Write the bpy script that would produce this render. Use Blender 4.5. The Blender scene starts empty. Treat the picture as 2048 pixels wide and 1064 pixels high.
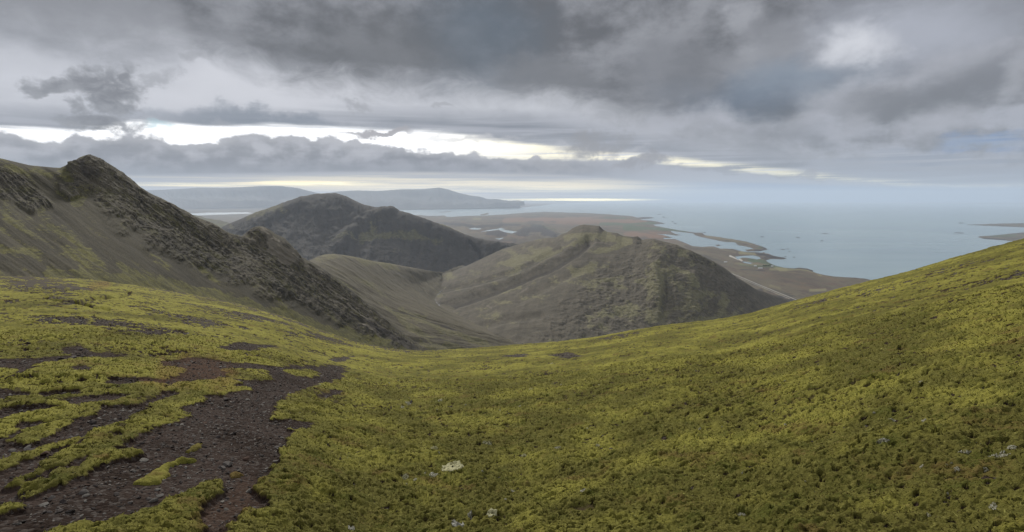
import bpy, math, random
import numpy as np

# ------------------------------------------------------------------ camera, world, sun, exposure
scene = bpy.context.scene
COL = scene.collection
W, H, F = 2048.0, 1064.0, 1100.0          # reference picture size, focal length in its pixels
HORIZON = 397.0
EYE = 1.7
PITCH = math.atan((H / 2 - HORIZON) / F)
SP, CP = math.sin(PITCH), math.cos(PITCH)

cam_data = bpy.data.cameras.new('camera')
cam_data.sensor_width = 36.0
cam_data.lens = 36.0 * F / W
cam_data.clip_start = 0.1
cam_data.clip_end = 400000.0
cam = bpy.data.objects.new('camera', cam_data)
COL.objects.link(cam)
cam.location = (0, 0, EYE)
cam.rotation_euler = (math.pi / 2 - PITCH, 0, 0)
scene.camera = cam

vs = scene.view_settings
vs.view_transform = 'Standard'
vs.look = 'None'
vs.gamma = 1.0
vs.use_curve_mapping = False
vs.exposure = 0.0

SUN_AZ, SUN_EL = math.radians(-22.0), math.radians(31.0)   # azimuth to the right of straight ahead
sun_data = bpy.data.lights.new('sun', 'SUN')
sun_data.energy = 3.2
sun_data.angle = math.radians(8.0)
sun_data.color = (1.0, 0.95, 0.86)
sun = bpy.data.objects.new('sun', sun_data)
COL.objects.link(sun)
sun.rotation_euler = (math.pi / 2 - SUN_EL, 0, math.pi - SUN_AZ)
# the lamp shines along its local -Z; this puts it ahead of the camera, SUN_EL above the horizon


def ray(px, py):
    """world direction through a picture point (numpy friendly)"""
    dx = (np.asarray(px, float) - W / 2) / F
    dy = (np.asarray(py, float) - H / 2) / F
    return dx, CP - SP * dy, -SP - CP * dy


def ae(px, py):
    """azimuth (radians, right positive) and tangent of elevation"""
    x, y, z = ray(px, py)
    return np.arctan2(x, y), z / np.hypot(x, y)


# ------------------------------------------------------------------ small node language
class S:
    """a socket with arithmetic"""
    def __init__(self, g, sock):
        self.g, self.s = g, sock

    def _m(self, op, b, c=None, clamp=False):
        return self.g.math(op, self, b, c, clamp)

    def __add__(self, b): return self._m('ADD', b)
    __radd__ = __add__
    def __sub__(self, b): return self._m('SUBTRACT', b)
    def __rsub__(self, b): return self.g.math('SUBTRACT', b, self)
    def __mul__(self, b): return self._m('MULTIPLY', b)
    __rmul__ = __mul__
    def __truediv__(self, b): return self._m('DIVIDE', b)
    def clamp(self): return self._m('ADD', 0.0, None, True)
    def pow(self, b): return self._m('POWER', b)


class G:
    def __init__(self, tree):
        self.t = tree
        tree.nodes.clear()

    def node(self, kind, **kw):
        n = self.t.nodes.new(kind)
        for k, v in kw.items():
            setattr(n, k, v)
        return n

    def put(self, sock, v):
        if v is None:
            return
        if isinstance(v, S):
            self.t.links.new(v.s, sock)
        elif isinstance(v, (tuple, list)) and sock.type == 'RGBA' and len(v) == 3:
            sock.default_value = (*v, 1.0)
        elif isinstance(v, (int, float)) and sock.type == 'RGBA':
            sock.default_value = (v, v, v, 1.0)
        else:
            sock.default_value = v

    def math(self, op, a, b=None, c=None, clamp=False):
        n = self.node('ShaderNodeMath', operation=op, use_clamp=clamp)
        for i, v in enumerate((a, b, c)):
            self.put(n.inputs[i], v)
        return S(self, n.outputs[0])

    def vmath(self, op, a, b=None, out=0):
        n = self.node('ShaderNodeVectorMath', operation=op)
        self.put(n.inputs[0], a)
        if op == 'SCALE':
            self.put(n.inputs['Scale'], b)
        else:
            self.put(n.inputs[1], b)
        return S(self, n.outputs[out])

    def xyz(self, x, y, z=0.0):
        n = self.node('ShaderNodeCombineXYZ')
        for i, v in enumerate((x, y, z)):
            self.put(n.inputs[i], v)
        return S(self, n.outputs[0])

    def sep(self, v):
        n = self.node('ShaderNodeSeparateXYZ')
        self.put(n.inputs[0], v)
        return [S(self, o) for o in n.outputs]

    def noise(self, vec, scale=1.0, detail=4.0, rough=0.5, dist=0.0, color=False, lac=2.0):
        n = self.node('ShaderNodeTexNoise', noise_dimensions='3D')
        self.put(n.inputs['Vector'], vec)
        self.put(n.inputs['Scale'], scale)
        self.put(n.inputs['Detail'], detail)
        self.put(n.inputs['Roughness'], rough)
        self.put(n.inputs['Lacunarity'], lac)
        self.put(n.inputs['Distortion'], dist)
        return S(self, n.outputs[1 if color else 0])

    def voronoi(self, vec, scale=1.0, feature='F1', out=0):
        n = self.node('ShaderNodeTexVoronoi', feature=feature)
        self.put(n.inputs['Vector'], vec)
        self.put(n.inputs['Scale'], scale)
        return S(self, n.outputs[out])

    def step(self, v, lo, hi, a=0.0, b=1.0):
        """smoothstep of v between lo and hi mapped to a..b"""
        n = self.node('ShaderNodeMapRange', interpolation_type='SMOOTHSTEP')
        for i, x in enumerate((v, lo, hi, a, b)):
            self.put(n.inputs[i], x)
        return S(self, n.outputs[0])

    def lin(self, v, lo, hi, a=0.0, b=1.0):
        n = self.node('ShaderNodeMapRange')
        for i, x in enumerate((v, lo, hi, a, b)):
            self.put(n.inputs[i], x)
        return S(self, n.outputs[0])

    def mix(self, a, b, f, mode='MIX'):
        n = self.node('ShaderNodeMix', data_type='RGBA', blend_type=mode)
        self.put(n.inputs[0], f)
        self.put(n.inputs[6], a)
        self.put(n.inputs[7], b)
        return S(self, n.outputs[2])

    def attr(self, name, out='Fac'):
        n = self.node('ShaderNodeAttribute', attribute_name=name)
        return S(self, n.outputs[out])

    def curve(self, x, pts, x0, x1, y0, y1):
        """piecewise smooth function through pts"""
        n = self.node('ShaderNodeFloatCurve')
        c = n.mapping.curves[0]
        q = sorted(((px - x0) / (x1 - x0), (py - y0) / (y1 - y0)) for px, py in pts)
        while len(c.points) < len(q):
            c.points.new(0.5, 0.5)
        for p, (u, v) in zip(c.points, q):
            p.location = (u, v)
            p.handle_type = 'AUTO_CLAMPED'
        n.mapping.use_clip = True
        n.mapping.update()
        self.put(n.inputs['Factor'], 1.0)
        self.put(n.inputs['Value'], self.lin(x, x0, x1))
        return S(self, n.outputs[0]) * (y1 - y0) + y0


def lin1(c):
    c /= 255.0
    return c / 12.92 if c <= 0.04045 else ((c + 0.055) / 1.055) ** 2.4


def rgb(r, g, b, k=1.0):
    return tuple(lin1(v) * k for v in (r, g, b))


# ------------------------------------------------------------------ the sky: layered clouds over a Nishita sky
def build_world():
    w = bpy.data.worlds.new('World')
    scene.world = w
    w.use_nodes = True
    g = G(w.node_tree)
    K = 10.0                                     # colours below are radiances; the Background strength is 1 / K
    n = g.node('ShaderNodeTexCoord')
    d = g.vmath('NORMALIZE', S(g, n.outputs['Generated']))
    x, y, z = g.sep(d)
    a = g.math('ARCTAN2', x, y)
    hyp = g.math('SQRT', x * x + y * y) + 1e-4
    e = z / hyp
    ec = g.math('MAXIMUM', e, -0.02)
    lv = g.math('LOGARITHM', ec + 0.09, math.e)

    def vec(ku, kv, seed):
        return g.xyz(a * ku, ec * kv, seed)

    def pvec(ku, kv, seed):                      # streaks towards the horizon, like a cloud ceiling seen at a slant
        return g.xyz(a * ku, lv * kv, seed)

    A0, A1 = -0.85, 0.85

    def line(pts):
        q = []
        for px, py in pts:
            u, v = ae(px, py)
            q.append((float(u), float(v)))
        return g.curve(a, q, A0, A1, -0.05, 0.65)

    # shared warps
    n_big = g.noise(pvec(3.2, 2.2, 1.3), 1.0, 6, 0.55)
    n_mid = g.noise(pvec(9.0, 5.0, 7.7), 1.0, 8, 0.58)
    n_puff = g.noise(vec(26.0, 30.0, 3.1), 1.0, 9, 0.56)
    n_wisp = g.noise(vec(15.0, 26.0, 9.4), 1.0, 9, 0.62, 0.6)
    n_str = g.noise(pvec(4.0, 22.0, 4.4), 1.0, 6, 0.55)
    wa = a + (g.noise(vec(7.0, 9.0, 21.0), 1.0, 6, 0.6) - 0.5) * 0.16 + (n_puff - 0.5) * 0.05
    we = ec + (g.noise(vec(7.0, 9.0, 33.0), 1.0, 6, 0.6) - 0.5) * 0.10 + (n_wisp - 0.5) * 0.04

    def blob(px, py, rx, ry, soft=0.6, warp=True):
        """soft patch round a direction; radii in picture pixels; 1 in the middle, 0 outside"""
        u, v = ae(px, py)
        u2, _ = ae(px + rx, py)
        _, v2 = ae(px, py - ry)
        ra, re = abs(float(u2 - u)), abs(float(v2 - v))
        q = g.xyz(((wa if warp else a) - float(u)) * (1 / ra), ((we if warp else ec) - float(v)) * (1 / re))
        r = g.vmath('LENGTH', q, None, 1)
        return g.step(r, 1.0 + soft * 0.6, max(1.0 - soft, 0.0))

    def edge(sd, w):
        return g.step(sd, -w, w)

    nish = g.node('ShaderNodeTexSky', sky_type='NISHITA')
    nish.sun_disc = False
    nish.sun_elevation = SUN_EL
    nish.sun_rotation = SUN_AZ
    nish.air_density = 1.0
    nish.dust_density = 1.5
    blue = S(g, nish.outputs[0])                # already in sky units

    def C(r, gg, b, k=1.0):
        return rgb(r, gg, b, k * K)

    # 1 clear sky, then the high pale veil
    col = blue
    veil = g.mix(C(150, 153, 161), C(200, 202, 209), g.step(n_big, 0.32, 0.68))
    col = g.mix(col, veil, 1.0)
    # brightness of the veil, left and centre
    col = g.mix(col, C(208, 210, 217), blob(330, 180, 420, 80, 0.95) * 0.7)
    col = g.mix(col, C(216, 217, 223), blob(600, 205, 330, 60, 0.9) * 0.7)
    col = g.mix(col, C(208, 210, 216), blob(1050, 205, 260, 40, 0.9) * 0.7)
    col = g.mix(col, C(138, 140, 146), blob(150, 10, 460, 75, 0.95) * 0.85)

    # 2 the clear bright band under the veil: its upper lip, blown out white
    gap_top = line([(-120, 255), (60, 258), (130, 262), (200, 258), (260, 244), (340, 246), (420, 254), (560, 250), (700, 258),
                    (850, 264), (960, 274), (1100, 292), (1250, 308), (1400, 322), (1600, 345), (1700, 356), (1900, 370), (2200, 372)])
    gap_bot = line([(-120, 300), (0, 300), (400, 310), (800, 310), (1000, 316), (1200, 322), (1300, 326), (1450, 338), (1600, 354), (1700, 360),
                    (1900, 374), (2200, 376)])
    sd = g.math('MINIMUM', gap_top - ec, ec - gap_bot) + (n_str - 0.5) * 0.022 + (n_wisp - 0.5) * 0.008
    m_gap = edge(sd, 0.006) * g.math('MAXIMUM', g.step(a, 0.28, 0.18), g.step(n_str * 0.5 + n_wisp * 0.5, 0.40, 0.52))
    glow = g.mix(C(255, 255, 255, 1.35), C(255, 247, 218, 1.3), g.step(a, -0.2, 0.12))
    glow = g.mix(glow, C(240, 234, 205, 1.1), g.step(a, 0.16, 0.5))
    glow = g.mix(glow, C(222, 224, 230), g.step(n_str, 0.5, 0.72) * g.step(a, -0.2, 0.15))

    # 3 slate lens-shaped streak above the band
    lens_t = line([(-120, 225), (0, 224), (200, 236), (330, 240), (450, 232), (560, 224), (760, 222), (900, 228), (1100, 238), (1250, 262), (1450, 300), (2200, 330)])
    sd = g.math('MINIMUM', lens_t - ec, ec - gap_top) + (n_str - 0.5) * 0.05
    m_lens = edge(sd, 0.022)
    col = g.mix(col, g.mix(C(126, 132, 143), C(170, 173, 182), g.step(n_str, 0.35, 0.65)), m_lens * 0.85)
    col = g.mix(col, C(124, 133, 146), blob(520, 240, 230, 17, 0.8) * 0.7)
    col = g.mix(col, C(168, 200, 208), blob(318, 249, 38, 8, 0.8) * 0.0)
    col = g.mix(col, glow, m_gap)
    col = g.mix(col, C(176, 206, 214), blob(315, 248, 30, 7, 0.9) * 0.6)
    # small lens cloud inside the band
    col = g.mix(col, C(170, 168, 172), blob(755, 268, 78, 9, 0.5) * 0.95)
    col = g.mix(col, C(205, 204, 206), blob(930, 276, 110, 7, 0.9) * 0.6)
    col = g.mix(col, C(196, 196, 200), blob(1190, 300, 120, 9, 0.9) * 0.5)

    # 4 the great dark ceiling, upper middle and right
    ceil_b = line([(-120, -60), (250, 0), (345, 40), (390, 92), (450, 110), (520, 132), (600, 158), (720, 172), (860, 166), (980, 186),
                   (1120, 205), (1240, 228), (1330, 262), (1500, 300), (1700, 330), (2200, 345)])
    sd = ec - ceil_b + (n_wisp - 0.5) * 0.075 + (n_mid - 0.5) * 0.05
    m_ceil = edge(sd, 0.036)
    ceil_c = g.mix(C(104, 106, 111), C(152, 154, 160), g.step(n_mid, 0.36, 0.68))
    ceil_c = g.mix(ceil_c, C(142, 144, 150), g.step(sd, 0.05, 0.0) * 0.7)
    ceil_c = g.mix(ceil_c, C(98, 109, 121), blob(960, 70, 130, 110, 0.9) * 0.8)
    ceil_c = g.mix(ceil_c, C(106, 108, 112), blob(740, 110, 200, 70, 0.9) * 0.75)
    ceil_c = g.mix(ceil_c, C(124, 126, 131), blob(1100, 150, 100, 45, 0.5) * 0.8)
    ceil_c = g.mix(ceil_c, C(126, 128, 134), blob(1340, 150, 120, 70, 0.6) * 0.7)
    # brighter breaks, upper right
    ceil_c = g.mix(ceil_c, C(182, 186, 197), blob(1850, 60, 330, 110, 1.0) * 0.85)
    ceil_c = g.mix(ceil_c, C(218, 220, 226), blob(1720, 85, 70, 36, 1.0) * 0.8)
    ceil_c = g.mix(ceil_c, C(184, 186, 193), blob(1490, 40, 50, 55, 0.9) * 0.6)
    ceil_c = g.mix(ceil_c, C(146, 148, 154), blob(1560, 90, 60, 60, 0.7) * 0.7)
    # slate gap between the two cloud masses
    ceil_c = g.mix(ceil_c, C(108, 121, 138), blob(1500, 200, 170, 56, 1.0) * 0.75)
    ceil_c = g.mix(ceil_c, C(134, 147, 162), blob(1600, 155, 150, 35, 0.9) * 0.6)
    # 5 cumulus wedge on the right, lit on its shoulders
    cum_t = line([(-120, 700), (1180, 420), (1270, 262), (1330, 228), (1420, 214), (1480, 240), (1540, 255), (1590, 240), (1640, 215), (1720, 175),
                  (1800, 150), (1900, 110), (2000, 80), (2200, 60)])
    sd = cum_t - ec + (n_puff - 0.5) * 0.055 + (n_mid - 0.5) * 0.06
    m_cum = edge(sd, 0.028)
    cum_c = g.mix(C(130, 132, 138), C(172, 175, 184), g.step(n_puff * 0.45 + n_mid * 0.55, 0.4, 0.62))
    cum_c = g.mix(C(176, 178, 186), cum_c, g.step(sd, 0.0, 0.05))
    cum_c = g.mix(cum_c, C(120, 123, 129), blob(1800, 205, 170, 34, 0.8) * 0.75)
    cum_c = g.mix(cum_c, C(126, 129, 136), blob(1960, 160, 130, 45, 0.9) * 0.7)
    cum_c = g.mix(cum_c, C(130, 133, 140), blob(1480, 285, 190, 34, 0.8) * 0.7)
    cum_c = g.mix(cum_c, C(174, 176, 184), blob(1870, 245, 90, 34, 0.9) * 0.8)
    cum_c = g.mix(cum_c, C(170, 172, 180), blob(1700, 262, 60, 24, 0.9) * 0.7)
    cum_c = g.mix(cum_c, C(180, 182, 189), blob(2040, 165, 50, 34, 1.0) * 0.5)
    ceil_c = g.mix(ceil_c, cum_c, m_cum)
    # blue hole far right with a bright cloud top under it
    hole = g.mix(g.mix(C(112, 142, 188), blue, 0.1), C(150, 166, 190), g.step(n_str, 0.45, 0.6))
    ceil_c = g.mix(ceil_c, hole, blob(1950, 288, 110, 17, 0.8) * 0.8)
    low_t = line([(-120, 700), (1500, 400), (1640, 318), (1720, 312), (1800, 300), (1880, 306), (1960, 316), (2048, 322), (2200, 320)])
    sd = low_t - ec + (n_puff - 0.5) * 0.03
    low_c = g.mix(C(174, 177, 186), C(152, 156, 166), g.step(sd, 0.0, 0.05))
    low_c = g.mix(low_c, C(146, 154, 168), g.step(n_str, 0.45, 0.62))
    ceil_c = g.mix(ceil_c, low_c, edge(sd, 0.008) * 0.9)
    # the mass thins out towards the yellow slit
    col = g.mix(col, ceil_c, m_ceil)

    # 6 ragged dark scud on the left
    frag = g.noise(g.xyz(a * 34.0, ec * 44.0, 61.0), 1.0, 9, 0.62, 0.4)
    sc = None
    for px, py, rx, ry, k in ((190, 165, 90, 40, 1.0), (240, 168, 62, 46, 1.0), (95, 175, 62, 18, 0.95), (232, 206, 60, 24, 1.0), (165, 132, 48, 26, 0.8), (270, 145, 26, 34, 0.85),
                              (190, 246, 95, 15, 0.9), (148, 222, 34, 24, 0.75)):
        q = blob(px, py, rx * 1.25, ry * 1.3, 1.0) * k
        sc = q if sc is None else g.math('MAXIMUM', sc, q)
    m_sc = g.step(sc * 0.95 + (frag - 0.5) * 1.5 * g.step(sc, 0.0, 0.4) + (n_wisp - 0.5) * 0.7, 0.28, 0.85)
    col = g.mix(col, g.mix(C(116, 118, 124), C(150, 152, 158), g.step(frag, 0.35, 0.65)), m_sc * 0.92)
    def wisp(px, py, rx, ry):
        q = blob(px, py, rx * 1.3, ry * 1.4, 1.0)
        return g.step(q * 0.9 + (frag - 0.5) * 1.6 * g.step(q, 0.0, 0.4), 0.3, 0.95)
    col = g.mix(col, C(160, 162, 168), g.math('MAXIMUM', wisp(340, 150, 36, 16), wisp(395, 128, 30, 12)) * 0.65)
    col = g.mix(col, C(166, 168, 174), blob(705, 206, 32, 8, 0.8) * 0.8)
    col = g.mix(col, C(168, 170, 176), g.step(blob(895, 207, 36, 9, 0.9) * (0.3 + n_wisp * 1.4), 0.3, 0.9) * 0.7)
    # scud under the ceiling, centre
    m = wisp(1190, 280, 64, 26)
    col = g.mix(col, C(150, 150, 154), m * 0.85)

    # 7 the long cumulus bank
    bank_t = line([(-120, 262), (0, 262), (45, 268), (95, 288), (130, 284), (150, 270), (185, 276), (260, 271), (320, 277), (395, 288), (440, 280),
                   (480, 270), (560, 272), (640, 276), (720, 284), (800, 296), (900, 304), (960, 311), (1050, 318), (1150, 322), (1230, 318), (1300, 322),
                   (1360, 334), (1450, 345), (1560, 356), (1700, 366), (1900, 374), (2200, 374)])
    bank_b = line([(-120, 352), (0, 350), (300, 353), (500, 349), (700, 346), (900, 346), (1100, 350), (1300, 362), (1500, 366), (1700, 372), (1900, 376), (2200, 376)])
    puff2 = g.noise(vec(34.0, 44.0, 12.0), 1.0, 9, 0.5)
    sdt = bank_t - ec + (puff2 - 0.5) * 0.032 + (n_puff - 0.5) * 0.014
    sdb = ec - bank_b + (n_str - 0.5) * 0.01
    m_bank = edge(sdt, 0.0035) * edge(sdb, 0.006)
    bank_c = g.mix(C(128, 130, 138), C(176, 177, 184), g.step(puff2 * 0.5 + n_mid * 0.5, 0.40, 0.62))
    bank_c = g.mix(bank_c, C(120, 123, 133), g.step(sdb, 0.035, 0.0) * 0.7)
    bank_c = g.mix(bank_c, C(186, 186, 190), g.step(sdt, 0.014, 0.0) * 0.6)
    bank_c = g.mix(bank_c, C(172, 175, 184), g.step(a, 0.05, 0.3))
    col = g.mix(col, bank_c, m_bank * 0.96)
    col = g.mix(col, C(150, 150, 156), g.math('MAXIMUM', wisp(1300, 336, 70, 15), wisp(1298, 316, 16, 9)) * 0.9)
    col = g.mix(col, C(158, 158, 163), g.math('MAXIMUM', wisp(1110, 330, 110, 13), wisp(1590, 342, 22, 8)) * 0.8)

    # 8 pale streaky strip under the bank, warm near the sun
    sd = bank_b - ec
    strip = g.mix(C(166, 168, 176), C(205, 199, 186), g.step(n_str, 0.4, 0.65))
    strip = g.mix(strip, C(140, 157, 184), g.step(a, 0.10, 0.38))
    m_strip = edge(sd, 0.004)
    col = g.mix(col, strip, m_strip)
    yel = g.mix(C(255, 240, 180, 3.4), C(255, 226, 165, 2.2), g.step(n_str, 0.4, 0.6))
    for px, py, rx, ry, k in ((620, 367, 130, 5.0, 0.9), (400, 370, 150, 3.5, 0.6), (1120, 377, 150, 8, 0.35), (860, 380, 190, 7, 0.3)):
        col = g.mix(col, yel, blob(px, py, rx, ry, 0.9, False) * g.step(n_str, 0.32, 0.52) * k)
    col = g.mix(col, C(240, 224, 184, 2.1), blob(900, 376, 420, 21, 1.0, False) * (1 - m_bank) * g.step(n_str, 0.25, 0.6) * 0.6)
    # shaft of sunlit air and the gleam on the far sea line
    col = g.mix(col, C(255, 240, 180, 5.0), blob(1140, 399.4, 150, 2.6, 0.8, False) * 0.95)
    col = g.mix(col, C(245, 236, 200, 1.6), blob(1010, 399.0, 150, 2.2, 0.9, False) * 0.6)

    # a little more depth between lit and shaded cloud
    gm = g.node('ShaderNodeGamma')
    g.put(gm.inputs['Color'], g.vmath('SCALE', col, 1.0 / K))
    gm.inputs['Gamma'].default_value = 1.13
    col = g.vmath('SCALE', S(g, gm.outputs[0]), K * 1.05)

    # 9 outside the picture: overcast brightens towards the zenith and is paler behind
    top = g.mix(C(214, 216, 222, 1.35), C(240, 241, 246, 1.8), n_big)
    col = g.mix(col, top, g.step(e, 0.52, 1.3))
    col = g.mix(col, C(185, 188, 196, 0.9), g.step(g.math('ABSOLUTE', a), 0.9, 1.7) * 0.85)
    col = g.mix(col, C(120, 124, 128), g.step(e, -0.01, -0.06))
    b = g.node('ShaderNodeBackground')
    g.put(b.inputs[0], col)
    b.inputs[1].default_value = 1.0 / K
    o = g.node('ShaderNodeOutputWorld')
    g.t.links.new(b.outputs[0], o.inputs[0])
    w.cycles.sampling_method = 'MANUAL'
    w.cycles.sample_map_resolution = 1024


build_world()


# ------------------------------------------------------------------ helpers: noise, curves, meshes, labels
def hash2(ix, iy, seed):
    h = (ix.astype(np.uint32) * np.uint32(374761393) + iy.astype(np.uint32) * np.uint32(668265263)
         + np.uint32((seed * 2246822519) & 0xFFFFFFFF))
    h = (h ^ (h >> np.uint32(13))) * np.uint32(1274126177)
    return h ^ (h >> np.uint32(16))


GRAD = np.array([(math.cos(t), math.sin(t)) for t in np.arange(16) * math.pi / 8], np.float32)


def perlin(x, y, seed=0):
    x = np.asarray(x, np.float64)
    y = np.asarray(y, np.float64)
    x0, y0 = np.floor(x), np.floor(y)
    fx, fy = (x - x0).astype(np.float32), (y - y0).astype(np.float32)
    ix, iy = x0.astype(np.int64), y0.astype(np.int64)
    u = fx * fx * fx * (fx * (fx * 6 - 15) + 10)
    v = fy * fy * fy * (fy * (fy * 6 - 15) + 10)

    def c(dx, dy):
        g = GRAD[hash2(ix + dx, iy + dy, seed) & np.uint32(15)]
        return g[..., 0] * (fx - dx) + g[..., 1] * (fy - dy)
    a = c(0, 0) + u * (c(1, 0) - c(0, 0))
    b = c(0, 1) + u * (c(1, 1) - c(0, 1))
    return (a + v * (b - a)) * 1.5


def fbm(x, y, octaves=5, seed=0, gain=0.5, kind=''):
    s, a, t = 0.0, 1.0, 0.0
    for k in range(octaves):
        n = perlin(x * 2.03 ** k + 17.3 * k, y * 2.03 ** k - 9.1 * k, seed + k)
        if kind == 'ridge':
            n = 1 - 2 * np.abs(n)
        elif kind == 'billow':
            n = 2 * np.abs(n) - 0.6
        s = s + n * a
        t += a
        a *= gain
    return s / t


def sstep(v, lo, hi):
    t = np.clip((v - lo) / (hi - lo), 0, 1)
    return t * t * (3 - 2 * t)


def place(px, py, depth):
    """world points seen at picture point (px, py) with forward distance depth"""
    x, y, z = ray(px, py)
    k = np.asarray(depth, float) / y
    return np.stack([x * k, y * k, z * k + EYE], -1)


def project(P):
    x, y, z = P[..., 0], P[..., 1], P[..., 2] - EYE
    fwd = np.maximum(CP * y - SP * z, 1e-3)
    return W / 2 + F * x / fwd, H / 2 - F * (SP * y + CP * z) / fwd


def seg_dist(qx, qy, pts):
    best = np.full(qx.shape, 1e9)
    for (x0, y0), (x1, y1) in zip(pts[:-1], pts[1:]):
        dx, dy = x1 - x0, y1 - y0
        t = np.clip(((qx - x0) * dx + (qy - y0) * dy) / (dx * dx + dy * dy + 1e-12), 0, 1)
        best = np.minimum(best, np.hypot(qx - x0 - t * dx, qy - y0 - t * dy))
    return best


def poly_sd(qx, qy, pts, far=1e9):
    """signed distance to a polygon, positive inside; only worked out within 'far' of its box"""
    pts = [tuple(map(float, p)) for p in pts]
    xs, ys = [p[0] for p in pts], [p[1] for p in pts]
    out = np.full(qx.shape, -far)
    m = (qx > min(xs) - far) & (qx < max(xs) + far) & (qy > min(ys) - far) & (qy < max(ys) + far)
    if not m.any():
        return out
    x, y = qx[m], qy[m]
    closed = pts + pts[:1]
    d = seg_dist(x, y, closed)
    ins = np.zeros(x.shape, bool)
    for (x0, y0), (x1, y1) in zip(closed[:-1], closed[1:]):
        if y0 != y1:
            ins ^= ((y0 > y) != (y1 > y)) & (x < (x1 - x0) * (y - y0) / (y1 - y0) + x0)
    out[m] = np.maximum(np.where(ins, d, -d), -far)
    return out


def pchip(t, T, V):
    """monotone cubic through V[k] at T[k]; V has shape (k, ...); t is 1-D"""
    T = np.asarray(T, float)
    V = np.asarray(V, float)
    h = np.diff(T).reshape((-1,) + (1,) * (V.ndim - 1))
    s = np.diff(V, axis=0) / h
    m = np.zeros_like(V)
    m[0], m[-1] = s[0], s[-1]
    if len(T) > 2:
        a, b = s[:-1], s[1:]
        ok = a * b > 0
        with np.errstate(divide='ignore', invalid='ignore'):
            m[1:-1] = np.where(ok, 2 * a * b / np.where(ok, a + b, 1), 0)
    k = np.clip(np.searchsorted(T, t, 'right') - 1, 0, len(T) - 2)
    hh = (T[k + 1] - T[k]).reshape((-1,) + (1,) * (V.ndim - 1))
    u = ((t - T[k]) / (T[k + 1] - T[k])).reshape((-1,) + (1,) * (V.ndim - 1))
    return ((1 + 2 * u) * (1 - u) ** 2 * V[k] + u * (1 - u) ** 2 * hh * m[k]
            + u * u * (3 - 2 * u) * V[k + 1] + u * u * (u - 1) * hh * m[k + 1])


def row(pts, n, smooth=0.0):
    """resample a traced line of (px, py, depth[, u]) to n world points"""
    q = np.array([p[:3] for p in pts], float)
    if len(pts[0]) > 3:
        u = np.array([p[3] for p in pts], float)
    else:
        seg = np.hypot(np.diff(q[:, 0]), np.diff(q[:, 1]))
        u = np.concatenate([[0], np.cumsum(seg)])
        u /= u[-1]
    t = np.linspace(0, 1, n)
    P = place(*[np.interp(t, u, q[:, k]) for k in range(3)])
    if smooth:
        r = max(int(smooth * n), 1)
        ker = np.hanning(2 * r + 3)[1:-1]
        ker /= ker.sum()
        for k in range(3):
            e = np.pad(P[:, k], r, mode='reflect', reflect_type='odd')
            P[:, k] = np.convolve(e, ker, 'valid')
    return P


def loft(rows, vpos, nv):
    """surface through resampled rows"""
    return pchip(np.linspace(vpos[0], vpos[-1], nv), vpos, np.stack(rows))


def grid_normals(P):
    du = np.gradient(P, axis=1)
    dv = np.gradient(P, axis=0)
    n = np.cross(du, dv)
    n /= np.linalg.norm(n, axis=-1, keepdims=True) + 1e-9
    n[n[..., 2] < 0] *= -1
    return n


def grid_mesh(name, P, attrs=None, mat=None, face_mask=None, kind='structure', flip=False):
    nv, nu = P.shape[:2]
    idx = np.arange(nv * nu, dtype=np.int32).reshape(nv, nu)
    f = np.stack([idx[:-1, :-1], idx[:-1, 1:], idx[1:, 1:], idx[1:, :-1]], -1).reshape(-1, 4)
    if flip:
        f = f[:, ::-1]
    if face_mask is not None:
        f = f[face_mask.reshape(-1)]
    used = np.zeros(nv * nu, bool)
    used[f.reshape(-1)] = True
    remap = np.cumsum(used, dtype=np.int32) - 1
    f = remap[f]
    V = P.reshape(-1, 3)[used].astype(np.float32)
    return raw_mesh(name, V, f, {k: v.reshape(-1)[used] for k, v in (attrs or {}).items()}, mat, kind)


def raw_mesh(name, V, faces, attrs=None, mat=None, kind=None, smooth=True, parent=None):
    """mesh object from vertex and equal-sided face arrays"""
    me = bpy.data.meshes.new(name)
    V = np.ascontiguousarray(V, np.float32)
    faces = np.ascontiguousarray(faces, np.int32)
    k = faces.shape[1]
    me.vertices.add(len(V))
    me.vertices.foreach_set('co', V.reshape(-1))
    me.loops.add(faces.size)
    me.loops.foreach_set('vertex_index', faces.reshape(-1))
    me.polygons.add(len(faces))
    me.polygons.foreach_set('loop_start', np.arange(0, faces.size, k, dtype=np.int32))
    me.polygons.foreach_set('use_smooth', np.full(len(faces), smooth))
    for an, av in (attrs or {}).items():
        at = me.attributes.new(an, 'FLOAT', 'POINT')
        at.data.foreach_set('value', np.ascontiguousarray(av, np.float32))
    me.update(calc_edges=True)
    me.validate()
    if mat:
        me.materials.append(mat)
    o = bpy.data.objects.new(name, me)
    COL.objects.link(o)
    if parent:
        o.parent = parent
    if kind:
        o['kind'] = kind
    return o


def tag(o, label, category, group=None, kind=None):
    o['label'] = label
    o['category'] = category
    if group:
        o['group'] = group
    if kind:
        o['kind'] = kind
    return o


def empty(name, loc, rz=0.0):
    o = bpy.data.objects.new(name, None)
    COL.objects.link(o)
    o.location = loc
    o.rotation_euler = (0, 0, rz)
    return o


def new_mat(name):
    m = bpy.data.materials.new(name)
    m.use_nodes = True
    g = G(m.node_tree)
    out = g.node('ShaderNodeOutputMaterial')
    b = g.node('ShaderNodeBsdfPrincipled')
    g.t.links.new(b.outputs[0], out.inputs[0])
    b.inputs['Roughness'].default_value = 0.9
    b.inputs['Specular IOR Level'].default_value = 0.2
    tc = g.node('ShaderNodeTexCoord')
    return m, g, b, S(g, tc.outputs['Object'])


def bump(g, b, h, strength, dist):
    n = g.node('ShaderNodeBump')
    n.inputs['Strength'].default_value = strength
    n.inputs['Distance'].default_value = dist
    g.put(n.inputs['Height'], h)
    g.t.links.new(n.outputs[0], b.inputs['Normal'])


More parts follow.
